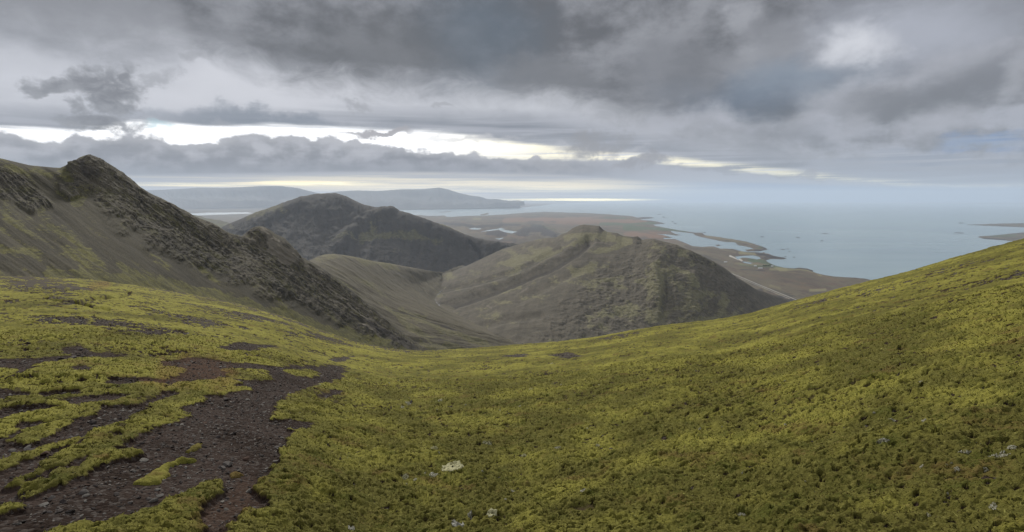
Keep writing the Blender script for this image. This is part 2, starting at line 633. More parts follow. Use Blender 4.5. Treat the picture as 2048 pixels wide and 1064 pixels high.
def paint(qx, qy, base, strokes, warp=None, seed=0):
    """strokes: (points, half width px, amount[, softness]); noisy edges; adds to base"""
    if warp is None:
        warp = fbm(qx / 26.0, qy / 16.0, 5, 400 + seed)
    for st in strokes:
        pts, wd, am = st[:3]
        soft = st[3] if len(st) > 3 else 0.9
        xs, ys = [p[0] for p in pts], [p[1] for p in pts]
        r = wd * 2.2
        m = (qx > min(xs) - r) & (qx < max(xs) + r) & (qy > min(ys) - r) & (qy < max(ys) + r)
        if not m.any():
            continue
        d = seg_dist(qx[m], qy[m], pts if len(pts) > 1 else [pts[0], pts[0]]) / wd + warp[m] * 0.9
        base[m] += am * (1 - sstep(d, 1 - soft, 1 + soft * 0.5))
    return base


# ------------------------------------------------------------------ the slope underfoot: a cone of ground round the camera's feet
CREST = [(-420, 552), (-200, 549), (0, 552), (60, 553), (150, 556), (240, 566), (330, 580), (450, 602), (560, 631), (640, 660), (720, 685), (800, 699),
         (860, 702), (950, 698), (1040, 691), (1170, 679), (1250, 666), (1330, 653), (1420, 643), (1500, 628), (1560, 611),
         (1620, 594), (1740, 561), (1820, 540), (1930, 508), (2048, 477), (2250, 424)]
_cp = np.array(CREST, float)
_ca, _ce = ae(_cp[:, 0], _cp[:, 1])
_T = -_ce
_dc = np.interp(_cp[:, 0], [-420, 0, 300, 600, 850, 1200, 1700, 2250], [150, 140, 125, 95, 66, 60, 66, 75])
_g = _T - EYE / (_dc * 0.93)
# carried on round behind the camera, where the hill rises
_ca = np.concatenate([[-math.pi, -2.2], _ca, [2.0, math.pi]])
_g = np.concatenate([[-0.16, -0.06], _g, [-0.12, -0.16]])
_dcx = np.concatenate([[150, 150], _dc, [80, 150]])


def slope_of(az):
    return pchip(np.ravel(az), _ca, _g).reshape(np.shape(az)), np.interp(az, _ca, _dcx)


def ground_at(px, py):
    """(azimuth, log distance) of the bare slope seen at a picture point"""
    a, e = ae(px, py)
    g, _ = slope_of(a)
    return a, np.log(EYE / np.maximum(-e - g, EYE / 400.0))


def ground_poly(pts):
    q = np.array(pts, float)
    # subdivide so that straight traced edges stay straight in the picture
    out = []
    for i in range(len(q)):
        p0, p1 = q[i], q[(i + 1) % len(q)]
        n = max(int(np.hypot(*(p1 - p0)) / 40), 1)
        for k in range(n):
            out.append(p0 + (p1 - p0) * k / n)
    q = np.array(out)
    a, l = ground_at(q[:, 0], q[:, 1])
    return list(zip(a, l))


SCREE = [  # bare stony ground
    [(699, 732), (682, 757), (624, 777), (579, 792), (555, 820), (542, 847), (566, 845), (600, 850), (634, 854), (610, 868), (584, 868), (583, 886),
     (564, 905), (562, 926), (542, 950), (511, 979), (531, 997), (542, 1004), (535, 1028), (490, 1030), (466, 1056), (443, 1072), (400, 1110), (-140, 1110),
     (-140, 862), (0, 868), (14, 868), (41, 840), (100, 838), (144, 835), (192, 830), (205, 813), (284, 809), (308, 796), (328, 784), (350, 768),
     (330, 745), (318, 722), (340, 714), (408, 713), (443, 720), (477, 727), (525, 729), (559, 734), (576, 729), (607, 729), (648, 732)],
    [(0, 717), (68, 714), (144, 707), (192, 710), (236, 709), (205, 715), (144, 717), (68, 726), (72, 734), (38, 746), (30, 738), (0, 732), (-60, 728), (-60, 716)],
    [(130, 733), (178, 731), (185, 744), (168, 745), (144, 736)],
    [(219, 755), (281, 753), (330, 760), (365, 764), (340, 772), (294, 766), (240, 770), (222, 766)],
    [(-50, 777), (0, 777), (44, 780), (55, 789), (0, 797), (-50, 798)],
    [(86, 784), (154, 777), (161, 782), (130, 791), (92, 794)],
    [(121, 797), (178, 787), (246, 785), (253, 791), (198, 803), (147, 808)],
    [(-60, 820), (0, 818), (27, 809), (86, 806), (116, 815), (55, 825), (10, 832), (0, 836), (-60, 840)],
    [(124, 694), (165, 690), (180, 699), (235, 704), (246, 707), (188, 712), (132, 709)],
    [(244, 658), (301, 661), (333, 663), (322, 671), (285, 667)],
    [(434, 695), (482, 684), (508, 689), (569, 692), (540, 697), (492, 702), (454, 700)],
    [(650, 718), (670, 714), (708, 717), (690, 721), (668, 722)],
    [(883, 717), (920, 712), (953, 711), (963, 715), (910, 720)],
    [(1003, 715), (1030, 710), (1052, 708), (1054, 716), (1020, 718)],
    [(1094, 711), (1136, 706), (1170, 710), (1136, 716)],
    [(632, 791), (660, 786), (685, 783), (690, 787), (640, 796)],
]
SOFT_SCREE = [  # stones showing through thin moss
    [(-60, 548), (0, 546), (85, 550), (154, 556), (207, 574), (262, 584), (244, 592), (169, 595), (164, 601), (216, 617), (169, 619), (94, 606), (19, 588), (-60, 584)],
    [(340, 600), (391, 609), (467, 629), (518, 647), (508, 657), (454, 643), (391, 622), (340, 612)],
    [(543, 662), (594, 655), (650, 670), (696, 683), (734, 698), (645, 691), (569, 681)],
    [(260, 592), (300, 596), (340, 606), (320, 616), (280, 604)],
    [(1895, 569), (1934, 556), (1977, 549), (2048, 528), (2120, 505), (2120, 530), (2048, 543), (1993, 553), (1943, 568)],
    [(1810, 560), (1880, 540), (1960, 520), (1960, 530), (1880, 552), (1820, 572)],
    [(1680, 600), (1740, 578), (1800, 565), (1790, 577), (1720, 598)],
    [(1560, 618), (1640, 598), (1720, 574), (1730, 582), (1640, 608), (1570, 626)],
    [(1160, 684), (1250, 667), (1300, 660), (1290, 667), (1200, 684)],
    [(0, 620), (120, 622), (240, 632), (360, 646), (330, 660), (160, 650), (0, 645)],
    [(20, 680), (70, 670), (110, 684), (60, 702), (0, 705)],
    [(300, 690), (360, 700), (430, 690), (440, 706), (340, 712), (270, 704)],
    [(180, 655), (240, 640), (330, 650), (420, 668), (520, 672), (480, 684), (330, 672), (240, 670)],
    [(560, 648), (640, 668), (720, 690), (760, 702), (700, 700), (620, 684), (560, 664)],
    [(250, 600), (340, 622), (430, 640), (500, 660), (420, 655), (330, 640), (250, 616)],
    [(380, 606), (470, 622), (560, 645), (640, 668), (560, 660), (470, 640), (390, 620)],
    [(-40, 740), (60, 752), (150, 756), (220, 748), (200, 764), (80, 768), (-40, 762)],
    [(540, 720), (620, 716), (660, 724), (600, 730)],
    [(470, 700), (540, 708), (640, 700), (620, 712), (520, 722), (470, 716)],
]
MOSS = [  # tongues and strips of moss left standing in the scree
    [(490, 780), (460, 760), (425, 765), (374, 767), (340, 779), (372, 790), (345, 800), (328, 806), (291, 833), (260, 847), (222, 857), (185, 881), (147, 900),
     (120, 916), (79, 943), (38, 963), (0, 984), (-140, 1030), (-140, 1090), (0, 1023), (41, 1011), (86, 987), (137, 963), (185, 936), (222, 921), (270, 912),
     (240, 907), (219, 905), (192, 926), (164, 941), (130, 950), (103, 944), (137, 926), (178, 909), (222, 892), (260, 878), (291, 854), (340, 847), (364, 833), (350, 812),
     (388, 806), (402, 792), (436, 792), (453, 785)],
    [(34, 868), (62, 854), (120, 844), (116, 852), (86, 868), (62, 878), (21, 876)],
    [(-60, 930), (0, 926), (62, 907), (120, 885), (144, 880), (137, 888), (86, 902), (44, 919), (0, 936), (-60, 944)],
    [(113, 1064), (192, 1052), (246, 1042), (301, 1025), (359, 1004), (395, 984), (429, 970), (426, 984), (405, 1001), (374, 1028), (382, 1048), (390, 1062), (380, 1110), (60, 1110)],
    [(446, 744), (485, 740), (525, 743), (524, 747), (470, 748)],
    [(509, 750), (528, 749), (530, 757), (511, 758)],
    [(576, 747), (600, 741), (631, 743), (614, 750), (590, 753)],
    [(468, 753), (490, 752), (488, 758), (470, 758)],
    [(56, 563), (95, 566), (122, 580), (103, 587), (75, 575)],
    [(330, 736), (350, 734), (356, 742), (345, 752), (325, 748)],
]


def bareness(az, ld):
    """how stony the slope is (0 moss .. 1 scree) at azimuth / log distance"""
    x, y = np.exp(ld) * np.sin(az), np.exp(ld) * np.cos(az)
    # ragged edges: noise that scales with distance so that it looks alike near and far
    jag = fbm(az * 26, ld * 26, 5, 11, 0.6) * 0.014
    jag2 = fbm(x / 0.5, y / 0.5, 3, 15) * 0.010 + fbm(x / 0.11, y / 0.11, 3, 18, 0.6) * 0.012 * (1 - sstep(ld, 1.8, 3.0))
    b = np.full(az.shape, -0.3)
    for p in SCREE:
        b = np.maximum(b, poly_sd(az, ld, ground_poly(p), 0.3))
    for p in MOSS:
        s = poly_sd(az, ld, ground_poly(p), 0.3)
        b = np.minimum(b, np.where(s > -0.29, -s - 0.010, 0.3))
    bare = sstep(b + jag + jag2, -0.008, 0.008)
    soft = np.full(az.shape, -0.3)
    for p in SOFT_SCREE:
        soft = np.maximum(soft, poly_sd(az, ld, ground_poly(p), 0.3))
    pat = fbm(az * 55, ld * 75, 5, 61, 0.6)
    _, dcm = slope_of(az)
    soft = np.maximum(soft, 0.06 * sstep(np.exp(ld) / dcm, 0.62, 0.95) * sstep(-az, 0.02, 0.25) - 0.012)
    bare = np.maximum(bare, sstep(np.minimum(soft * 5, 0.30) + pat * 0.75, 0.05, 0.22))
    # small bare holes all over, commoner far up the right-hand hill and on the left
    left = sstep(-az, 0.25, 0.6)
    holes = fbm(x / 1.1, y / 1.6, 4, 71, 0.55)
    amount = 0.47 - 0.10 * left - 0.05 * sstep(az, 0.5, 0.75) * sstep(ld, 2.5, 3.8)
    bare = np.maximum(bare, sstep(holes, amount, amount + 0.07) * (0.55 + 0.45 * left))
    return bare, -b


def base_height(az, d):
    g, dc = slope_of(az)
    x, y = d * np.sin(az), d * np.cos(az)
    z = -g * d
    und = fbm(x / 26, y / 26, 3, 5) * 0.6 * sstep(d, 8, 40) + fbm(x / 6, y / 6, 3, 6) * 0.16 * sstep(d, 2.5, 9)
    z = z + und * (1 - 0.6 * sstep(d, 0.5 * dc, dc))
    s = np.maximum(d - dc * 0.93, 0)
    front = sstep(np.cos(az), -0.1, 0.35)
    z = z - front * (0.62 - g) * s * s / (s + 55)       # rolls over the brow into the valley
    return z


def moss_relief(x, y, d):
    fine = 1 - sstep(d, 14, 40)
    h = fbm(x / 1.3, y / 1.3, 2, 81, 0.5, 'billow') * 0.07
    h += fbm(x / 0.42, y / 0.42, 2, 84, 0.6, 'billow') * 0.042
    h += fbm(x / 0.15, y / 0.15, 2, 87, 0.6, 'billow') * 0.027
    h += fbm(x / 0.05, y / 0.05, 2, 90, 0.6) * 0.020 * fine
    return h


def build_ground():
    # rows thin out with distance roughly as the picture does
    dd = np.geomspace(0.35, 900, 6000)
    rho = np.minimum(1100 * 0.72 * EYE / dd, 560) + 135
    cum = np.concatenate([[0], np.cumsum((rho[1:] + rho[:-1]) / 2 * np.diff(np.log(dd)))])
    D = np.interp(np.arange(int(cum[-1])), cum, dd)
    A = np.concatenate([np.linspace(-math.pi, -0.86, 120)[:-1], np.linspace(-0.86, 0.86, 1560), np.linspace(0.86, math.pi, 120)[1:]])
    az, d = np.meshgrid(A, D)
    ld = np.log(d)
    x, y = d * np.sin(az), d * np.cos(az)
    z = base_height(az, d)
    bare, edge = bareness(az, ld)
    thick = 0.035 + 0.03 * fbm(x / 1.7, y / 1.7, 2, 31)
    mossy = 1 - bare
    rel = moss_relief(x, y, d)
    stony = fbm(x / 0.12, y / 0.12, 3, 95, 0.6) * 0.014 + fbm(x / 0.6, y / 0.6, 2, 98) * 0.025
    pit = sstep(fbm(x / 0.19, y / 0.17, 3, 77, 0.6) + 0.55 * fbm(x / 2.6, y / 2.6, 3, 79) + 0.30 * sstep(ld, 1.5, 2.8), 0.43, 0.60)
    # the little washed-out gully curling across the far left
    gx, gy = project(np.stack([x, y, z], -1))
    gully = paint(gx, gy, np.zeros(az.shape), [([(148, 603), (160, 605), (172, 599), (200, 595), (240, 593.5), (256, 590), (261, 585), (254, 583)], 2.6, 1.0),
                                               ([(150, 603), (170, 609), (190, 615), (218, 618.5)], 2.8, 0.9), ([(90, 597), (130, 602), (150, 603)], 2.0, 0.5)], fbm(gx / 12, gy / 5, 3, 75) * 0.6)
    pit = np.maximum(pit, np.minimum(gully * 1.3, 1.0))
    z = z - 0.5 * np.minimum(gully, 1.0)
    rel = rel - pit * 0.042
    z = z + mossy * (np.maximum(thick, 0.015) + rel * (0.35 + 0.65 * sstep(edge, 0.0, 0.05))) + bare * (stony - 0.03)
    P = np.stack([x, y, z], -1)
    # cover tints with shapes of their own; lush also drops towards the camera
    qx, qy = project(P)
    lush = fbm(az * 9, ld * 7, 4, 41) * 1.3 + fbm(x / 2.5, y / 2.5, 3, 45) * 0.9 + fbm(x / 0.7, y / 0.7, 3, 47) * 0.4
    lush += 0.35 * sstep(-az, 0.1, 0.5) * sstep(ld, 1.6, 2.6) - 0.25 * (1 - sstep(ld, 1.5, 2.9)) * sstep(az, -0.3, 0.0)
    brown = fbm(x / 0.9, y / 0.9, 4, 51, 0.6)
    redd = paint(qx, qy, np.zeros(az.shape), [([(340, 745), (420, 735), (450, 750)], 34, 1.0), ([(285, 760), (325, 762)], 8, 1.0),
                 ([(420, 1040), (470, 1010), (500, 985)], 30, 0.5), ([(185, 575), (215, 566)], 9, 0.9), ([(190, 913), (215, 911)], 5, 1.0)])
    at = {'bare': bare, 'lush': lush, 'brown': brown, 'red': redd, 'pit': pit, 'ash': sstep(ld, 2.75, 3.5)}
    fm = bare[:-1, :-1] + bare[1:, :-1] + bare[:-1, 1:] + bare[1:, 1:] > 2.2

    def moss_mat():
        m, g, b, pos = new_mat('moss')
        n1 = g.noise(pos, 3.0, 5, 0.6)
        n2 = g.noise(pos, 16.0, 6, 0.65)
        n3 = g.noise(pos, 85.0, 4, 0.65)
        n0 = g.noise(pos, 0.35, 4, 0.6)
        lushv = g.attr('lush') * 0.9 + (n1 - 0.5) * 0.9 + (n0 - 0.5) * 0.8
        c = g.mix((0.112, 0.103, 0.023), (0.240, 0.222, 0.043), g.step(lushv, -0.5, 0.7))
        n5 = g.noise(pos, 7.0, 6, 0.7)
        c = g.mix(c, (0.32, 0.30, 0.085), g.step(n2 + (n3 - 0.5) * 0.8, 0.56, 0.8) * 0.75)
        c = g.mix(c, (0.07, 0.085, 0.012), g.step(n1 * 0.6 + n2 * 0.4, 0.5, 0.36) * 0.55)
        c = g.mix(c, (0.14, 0.092, 0.03), g.step(g.attr('brown') + (n2 - 0.5) * 1.1, 0.18, 0.5) * 0.65)
        c = g.mix(c, (0.05, 0.034, 0.016), g.step(g.attr('brown') + (n2 - 0.5) * 1.3 + (n3 - 0.5) * 0.5, 0.5, 0.68) * 0.8)
        # shade in the gaps between the shoots, painted dark at every size
        c = g.mix(c, (0.045, 0.034, 0.012), g.step(n3 + (n2 - 0.5) * 0.5, 0.46, 0.28) * 0.6)
        c = g.mix(c, (0.040, 0.030, 0.013), g.step(n5 + (n3 - 0.5) * 0.25, 0.39, 0.28) * 0.7)
        c = g.mix(c, (0.17, 0.09, 0.035), g.attr('red') * 0.5)
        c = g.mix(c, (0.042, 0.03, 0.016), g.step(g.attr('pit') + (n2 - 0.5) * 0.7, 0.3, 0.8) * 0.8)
        c = g.mix(c, (0.05, 0.035, 0.018), g.step(g.attr('bare') + (n2 - 0.5) * 0.5, 0.25, 0.6))
        g.put(b.inputs['Base Color'], c)
        b.inputs['Roughness'].default_value = 1.0
        b.inputs['Specular IOR Level'].default_value = 0.1
        bump(g, b, n2 * 0.6 + n3 * 0.4, 0.9, 0.05)
        return m

    def scree_mat():
        m, g, b, pos = new_mat('scree')
        n1 = g.noise(pos, 1.2, 5, 0.6)
        n2 = g.noise(pos, 30.0, 5, 0.65)
        vc = g.node('ShaderNodeTexVoronoi', feature='F1')
        g.put(vc.inputs['Vector'], pos)
        vc.inputs['Scale'].default_value = 32.0
        cell = g.sep(S(g, vc.outputs['Color']))[0]
        c = g.mix((0.024, 0.016, 0.012), (0.044, 0.031, 0.025), g.step(n1, 0.35, 0.65))
        c = g.mix(c, (0.075, 0.064, 0.056), g.step(cell, 0.6, 1.0) * 0.8)
        c = g.mix(c, (0.012, 0.008, 0.006), g.step(n2, 0.45, 0.3) * 0.6)
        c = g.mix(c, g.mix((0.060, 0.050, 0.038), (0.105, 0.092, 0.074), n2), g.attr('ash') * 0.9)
        c = g.mix(c, (0.07, 0.04, 0.025), g.attr('red') * 0.75)
        g.put(b.inputs['Base Color'], c)
        b.inputs['Roughness'].default_value = 0.95
        b.inputs['Specular IOR Level'].default_value = 0.04
        bump(g, b, S(g, vc.outputs['Distance']) * -0.6 + n2 * 0.4, 0.9, 0.03)
        return m

    mm, sm = moss_mat(), scree_mat()
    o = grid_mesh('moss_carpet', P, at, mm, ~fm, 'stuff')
    tag(o, 'yellow green cushion moss carpeting the near slope on both sides of the scree', 'moss')
    o = grid_mesh('ground', P, at, sm, fm, 'structure')
    tag(o, 'dark stony scree ground showing through the moss', 'ground')
    return {'A': A, 'D': D, 'P': P, 'bare': bare}


GR = build_ground()


# ------------------------------------------------------------------ mountains and valley sides, each a solid surface with its far side
SEA = 420.0


def terrain_mat(name, soil, moss, rock, s, bumpd=0.6, streak=0.0):
    """soil / moss / rock: pairs of colours; s: noise scale per metre; ground cover comes from the attributes"""
    m, g, b, pos = new_mat(name)
    n0 = g.noise(pos, s * 0.35, 5, 0.6)
    n1 = g.noise(pos, s, 6, 0.62)
    n2 = g.noise(pos, s * 5, 6, 0.65)
    n3 = g.noise(pos, s * 24, 4, 0.65)
    fl = g.xyz(g.attr('fu') * (s * 2.2), g.attr('fv') * (s * 0.16), 0.0)   # runs down the slope
    n4 = g.noise(fl, 1.0, 6, 0.62)
    c = g.mix(soil[0], soil[1], g.step(n1 * (1 - streak) + n4 * streak, 0.36, 0.64))
    mv = g.attr('moss') + (n0 - 0.5) * 0.5 + (n2 - 0.5) * 0.7 + (n3 - 0.5) * 0.35 + (n4 - 0.5) * (0.7 * streak)
    c = g.mix(c, g.mix(moss[0], moss[1], g.step(n2 + (n1 - 0.5) * 0.5, 0.38, 0.64)), g.step(mv, 0.40, 0.60))
    r = g.mix(rock[0], rock[1], g.step(n2 * 0.35 + n3 * 0.3 + n4 * 0.35, 0.43, 0.57))
    r = g.mix(r, g.mix(moss[0], moss[1], 0.3), g.step(n1 * 0.5 + n2 * 0.5 + (n3 - 0.5) * 0.4, 0.49, 0.6) * 0.7)
    c = g.mix(c, r, g.step(g.attr('crag') + (n2 - 0.5) * 0.6, 0.35, 0.65))
    n5 = g.noise(pos, s * 70, 4, 0.7)
    c = g.mix(c, g.mix(c, (0.0, 0.0, 0.0), 0.55), g.step(n3 * 0.6 + n5 * 0.4, 0.50, 0.42))
    c = g.mix(c, (0.19, 0.165, 0.125), g.step(n3 * 0.5 + n5 * 0.5, 0.55, 0.68) * 0.4)
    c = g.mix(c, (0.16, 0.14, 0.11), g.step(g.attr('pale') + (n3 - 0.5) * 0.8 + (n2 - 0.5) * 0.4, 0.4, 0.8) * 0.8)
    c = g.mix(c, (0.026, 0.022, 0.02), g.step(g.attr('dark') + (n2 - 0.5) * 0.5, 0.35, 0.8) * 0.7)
    g.put(b.inputs['Base Color'], c)
    b.inputs['Roughness'].default_value = 0.95
    b.inputs['Specular IOR Level'].default_value = 0.15
    bump(g, b, n2 * 0.55 + n3 * 0.45, 0.8, bumpd)
    return m


def fall_coords(P):
    du = np.linalg.norm(np.diff(P, axis=1), axis=-1)
    dv = np.linalg.norm(np.diff(P, axis=0), axis=-1)
    fu = np.concatenate([np.zeros((P.shape[0], 1)), np.cumsum(du, 1)], 1)
    fu = np.repeat(fu[fu.shape[0] // 2][None], P.shape[0], 0)
    fv = np.concatenate([np.zeros((1, P.shape[1])), np.cumsum(dv, 0)], 0)
    return fu, fv


def back_row(crest, push, drop):
    """the far side of a ridge: away from the camera and down"""
    R = crest.copy()
    h = np.hypot(R[:, 0], R[:, 1])
    R[:, 0] += R[:, 0] / h * push
    R[:, 1] += R[:, 1] / h * push
    R[:, 2] -= drop
    return R


def mid_row(a, b, f, fz=None, smooth=0.05):
    fz = f if fz is None else fz
    n = len(a)
    r = max(int(smooth * n), 1)
    ker = np.hanning(2 * r + 3)[1:-1]
    ker /= ker.sum()
    a = np.stack([np.convolve(np.pad(a[:, k], r, mode='reflect', reflect_type='odd'), ker, 'valid') for k in range(3)], -1)
    M = a + (b - a) * f
    M[:, 2] = a[:, 2] + (b[:, 2] - a[:, 2]) * fz
    return M


def inside(qx, qy, pts, soft, warp):
    return sstep(poly_sd(qx, qy, pts, soft * 6) + warp * soft * 1.6, -soft, soft)


def hill_near_left():
    nu, nv = 1000, 560
    crest = row([(-420, 345, 400), (-250, 330, 410), (-100, 313, 420), (0, 317, 425), (30, 324, 428), (60, 331, 430), (102, 335, 432), (120, 336, 435), (138, 331, 440),
                 (152, 322, 445), (160, 315, 448), (169, 312.5, 450), (178, 312, 450), (195, 318, 452), (209, 325, 454), (220, 332, 456), (239, 344, 460),
                 (263, 362, 466), (278, 375, 470), (303, 390, 478), (345, 409, 492), (389, 434, 512), (420, 445, 528), (456, 466, 546), (483, 474, 560), (490, 467, 575),
                 (502, 458, 585), (512, 453, 590), (524, 453, 596), (538, 458, 600), (553, 469, 605), (569, 476, 610), (580, 488, 614), (593, 503, 618), (604, 515, 622),
                 (628, 527, 628), (652, 542, 632), (692, 572, 640), (732, 606, 645), (780, 646, 650), (830, 685, 655), (880, 712, 660), (940, 745, 670)], nu, 0.0015)
    base = row([(-420, 600, 185), (-250, 600, 190), (0, 596, 200), (100, 600, 210), (200, 612, 225), (300, 640, 250), (400, 668, 290), (500, 690, 330), (600, 712, 380), (700, 732, 430),
                (800, 745, 500), (900, 755, 560), (960, 770, 600)], nu, 0.02)
    low = mid_row(crest, base, 0.62, 0.70)
    low2 = mid_row(crest, base, 0.30, 0.42)
    rows = [back_row(crest, 420, 260), back_row(crest, 60, 26), crest, low2, low, base]
    P = loft(rows, [-0.30, -0.06, 0.0, 0.30, 0.62, 1.0], nv)
    N = grid_normals(P)
    qx, qy = project(P)
    fu, fv = fall_coords(P)
    warp = fbm(qx / 40, qy / 30, 5, 101)
    crag = inside(qx, qy, [(132, 325), (180, 300), (260, 345), (485, 465), (512, 440), (600, 500), (700, 570), (860, 700), (830, 705), (740, 672), (690, 645), (620, 615),
                           (540, 590), (450, 560), (390, 525), (330, 498), (270, 462), (225, 440), (196, 405), (165, 385), (142, 352)], 16, warp)
    crag = np.maximum(crag, inside(qx, qy, [(-60, 335), (10, 342), (46, 352), (75, 380), (104, 408), (70, 424), (30, 400), (-60, 380)], 8, warp) * 0.95)
    crag = np.maximum(crag, inside(qx, qy, [(118, 366), (150, 368), (160, 392), (140, 396), (122, 384)], 5, warp) * 0.8)
    crag_hard = crag
    # ribs of rock and gullies slanting down to the right
    sx, sy = qx * 0.80 + qy * 0.60, -qx * 0.60 + qy * 0.80
    rib = fbm(fu / 34 + warp * 0.4, fv / 120, 5, 111, 0.55, 'ridge') * 2.6 + fbm(sx / 90, sy / 11, 5, 121, 0.6, 'ridge') * 2.4
    rib += fbm(P[..., 0] / 9, (P[..., 1] + P[..., 2]) / 9, 4, 131, 0.6, 'ridge') * 0.9
    low_n = fbm(sx / 160, sy / 22, 4, 141) * 1.3 + fbm(fu / 60, fv / 200, 3, 143) * 2.0
    fade = sstep(np.linspace(-0.30, 1, nv)[:, None], -0.02, 0.10)
    P = P + N * ((crag * rib + (1 - crag) * low_n * (0.25 + 0.75 * fade)) * (0.10 + 0.90 * fade))[..., None]
    # moss and bare scree
    moss = 0.30 + fbm(sx / 130, sy / 20, 5, 151) * 0.55 + fbm(qx / 22, qy / 14, 4, 155) * 0.18
    paint(qx, qy, moss, [([(20, 430), (60, 440), (90, 470), (140, 500), (200, 530), (300, 560)], 26, 0.24), ([(0, 345), (60, 345), (110, 350), (150, 355)], 10, 0.35),
                         ([(60, 395), (100, 440), (160, 480), (220, 515), (330, 560), (420, 600)], 16, 0.18), ([(230, 440), (250, 470), (330, 530), (440, 590), (560, 640)], 9, 0.30),
                         ([(330, 555), (420, 590), (520, 625), (600, 655), (680, 690)], 16, 0.38), ([(150, 400), (158, 402)], 8, 0.6),
                         ([(0, 500), (80, 530), (200, 545), (300, 575)], 14, 0.22), ([(700, 640), (800, 695)], 9, 0.2), ([(100, 548), (220, 556), (330, 572), (450, 594), (560, 624), (680, 668), (800, 698)], 12, 0.45), ([(-40, 470), (30, 500), (100, 520)], 16, 0.2)], warp)
    paint(qx, qy, moss, [([(190, 410), (240, 470), (320, 540), (420, 580), (520, 610)], 14, -0.45), ([(90, 380), (130, 430), (210, 490), (330, 560)], 12, -0.3),
                         ([(0, 520), (120, 525), (230, 540)], 14, -0.35), ([(20, 460), (60, 480), (120, 500)], 8, -0.2)], warp)
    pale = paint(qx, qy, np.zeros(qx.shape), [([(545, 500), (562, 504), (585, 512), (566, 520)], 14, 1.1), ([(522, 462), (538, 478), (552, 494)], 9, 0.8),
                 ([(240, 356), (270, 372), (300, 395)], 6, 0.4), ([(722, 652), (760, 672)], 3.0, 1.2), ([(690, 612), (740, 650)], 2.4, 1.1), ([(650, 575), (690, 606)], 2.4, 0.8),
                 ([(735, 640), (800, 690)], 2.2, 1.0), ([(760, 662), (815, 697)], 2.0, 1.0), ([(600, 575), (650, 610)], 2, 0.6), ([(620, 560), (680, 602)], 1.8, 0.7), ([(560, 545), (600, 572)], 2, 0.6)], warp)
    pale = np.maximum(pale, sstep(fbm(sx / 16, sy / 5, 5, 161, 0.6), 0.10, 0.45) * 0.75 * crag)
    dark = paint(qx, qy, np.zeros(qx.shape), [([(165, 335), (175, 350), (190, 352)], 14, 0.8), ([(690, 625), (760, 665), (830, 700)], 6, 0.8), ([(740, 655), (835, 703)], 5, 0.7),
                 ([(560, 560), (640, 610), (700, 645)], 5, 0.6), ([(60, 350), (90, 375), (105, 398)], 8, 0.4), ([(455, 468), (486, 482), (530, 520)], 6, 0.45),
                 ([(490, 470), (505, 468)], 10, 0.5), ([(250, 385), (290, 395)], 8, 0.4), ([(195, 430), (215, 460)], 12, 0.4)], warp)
    mat = terrain_mat('left ridge', ((0.034, 0.029, 0.017), (0.058, 0.050, 0.028)), ((0.062, 0.058, 0.021), (0.118, 0.108, 0.030)),
                      ((0.030, 0.026, 0.019), (0.105, 0.091, 0.066)), 0.06, 0.5, 0.6)
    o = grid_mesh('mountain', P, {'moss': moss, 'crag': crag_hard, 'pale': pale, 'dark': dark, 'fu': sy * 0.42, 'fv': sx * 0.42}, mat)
    tag(o, 'craggy brown mountain ridge with a knobbly rock summit and a long crest descending rightwards', 'mountain')


STREAM = [(1200, 780, 840), (1100, 706, 1015), (1060, 693, 1050), (1030, 685, 1107), (990, 668, 1200), (960, 655, 1290), (935, 640, 1440), (905, 625, 1560), (880, 613, 1690),
          (870, 600, 1790), (876, 590, 1890), (888, 576, 2080), (884, 566, 2200), (890, 556, 2330), (905, 545, 2480), (930, 532, 2700)]


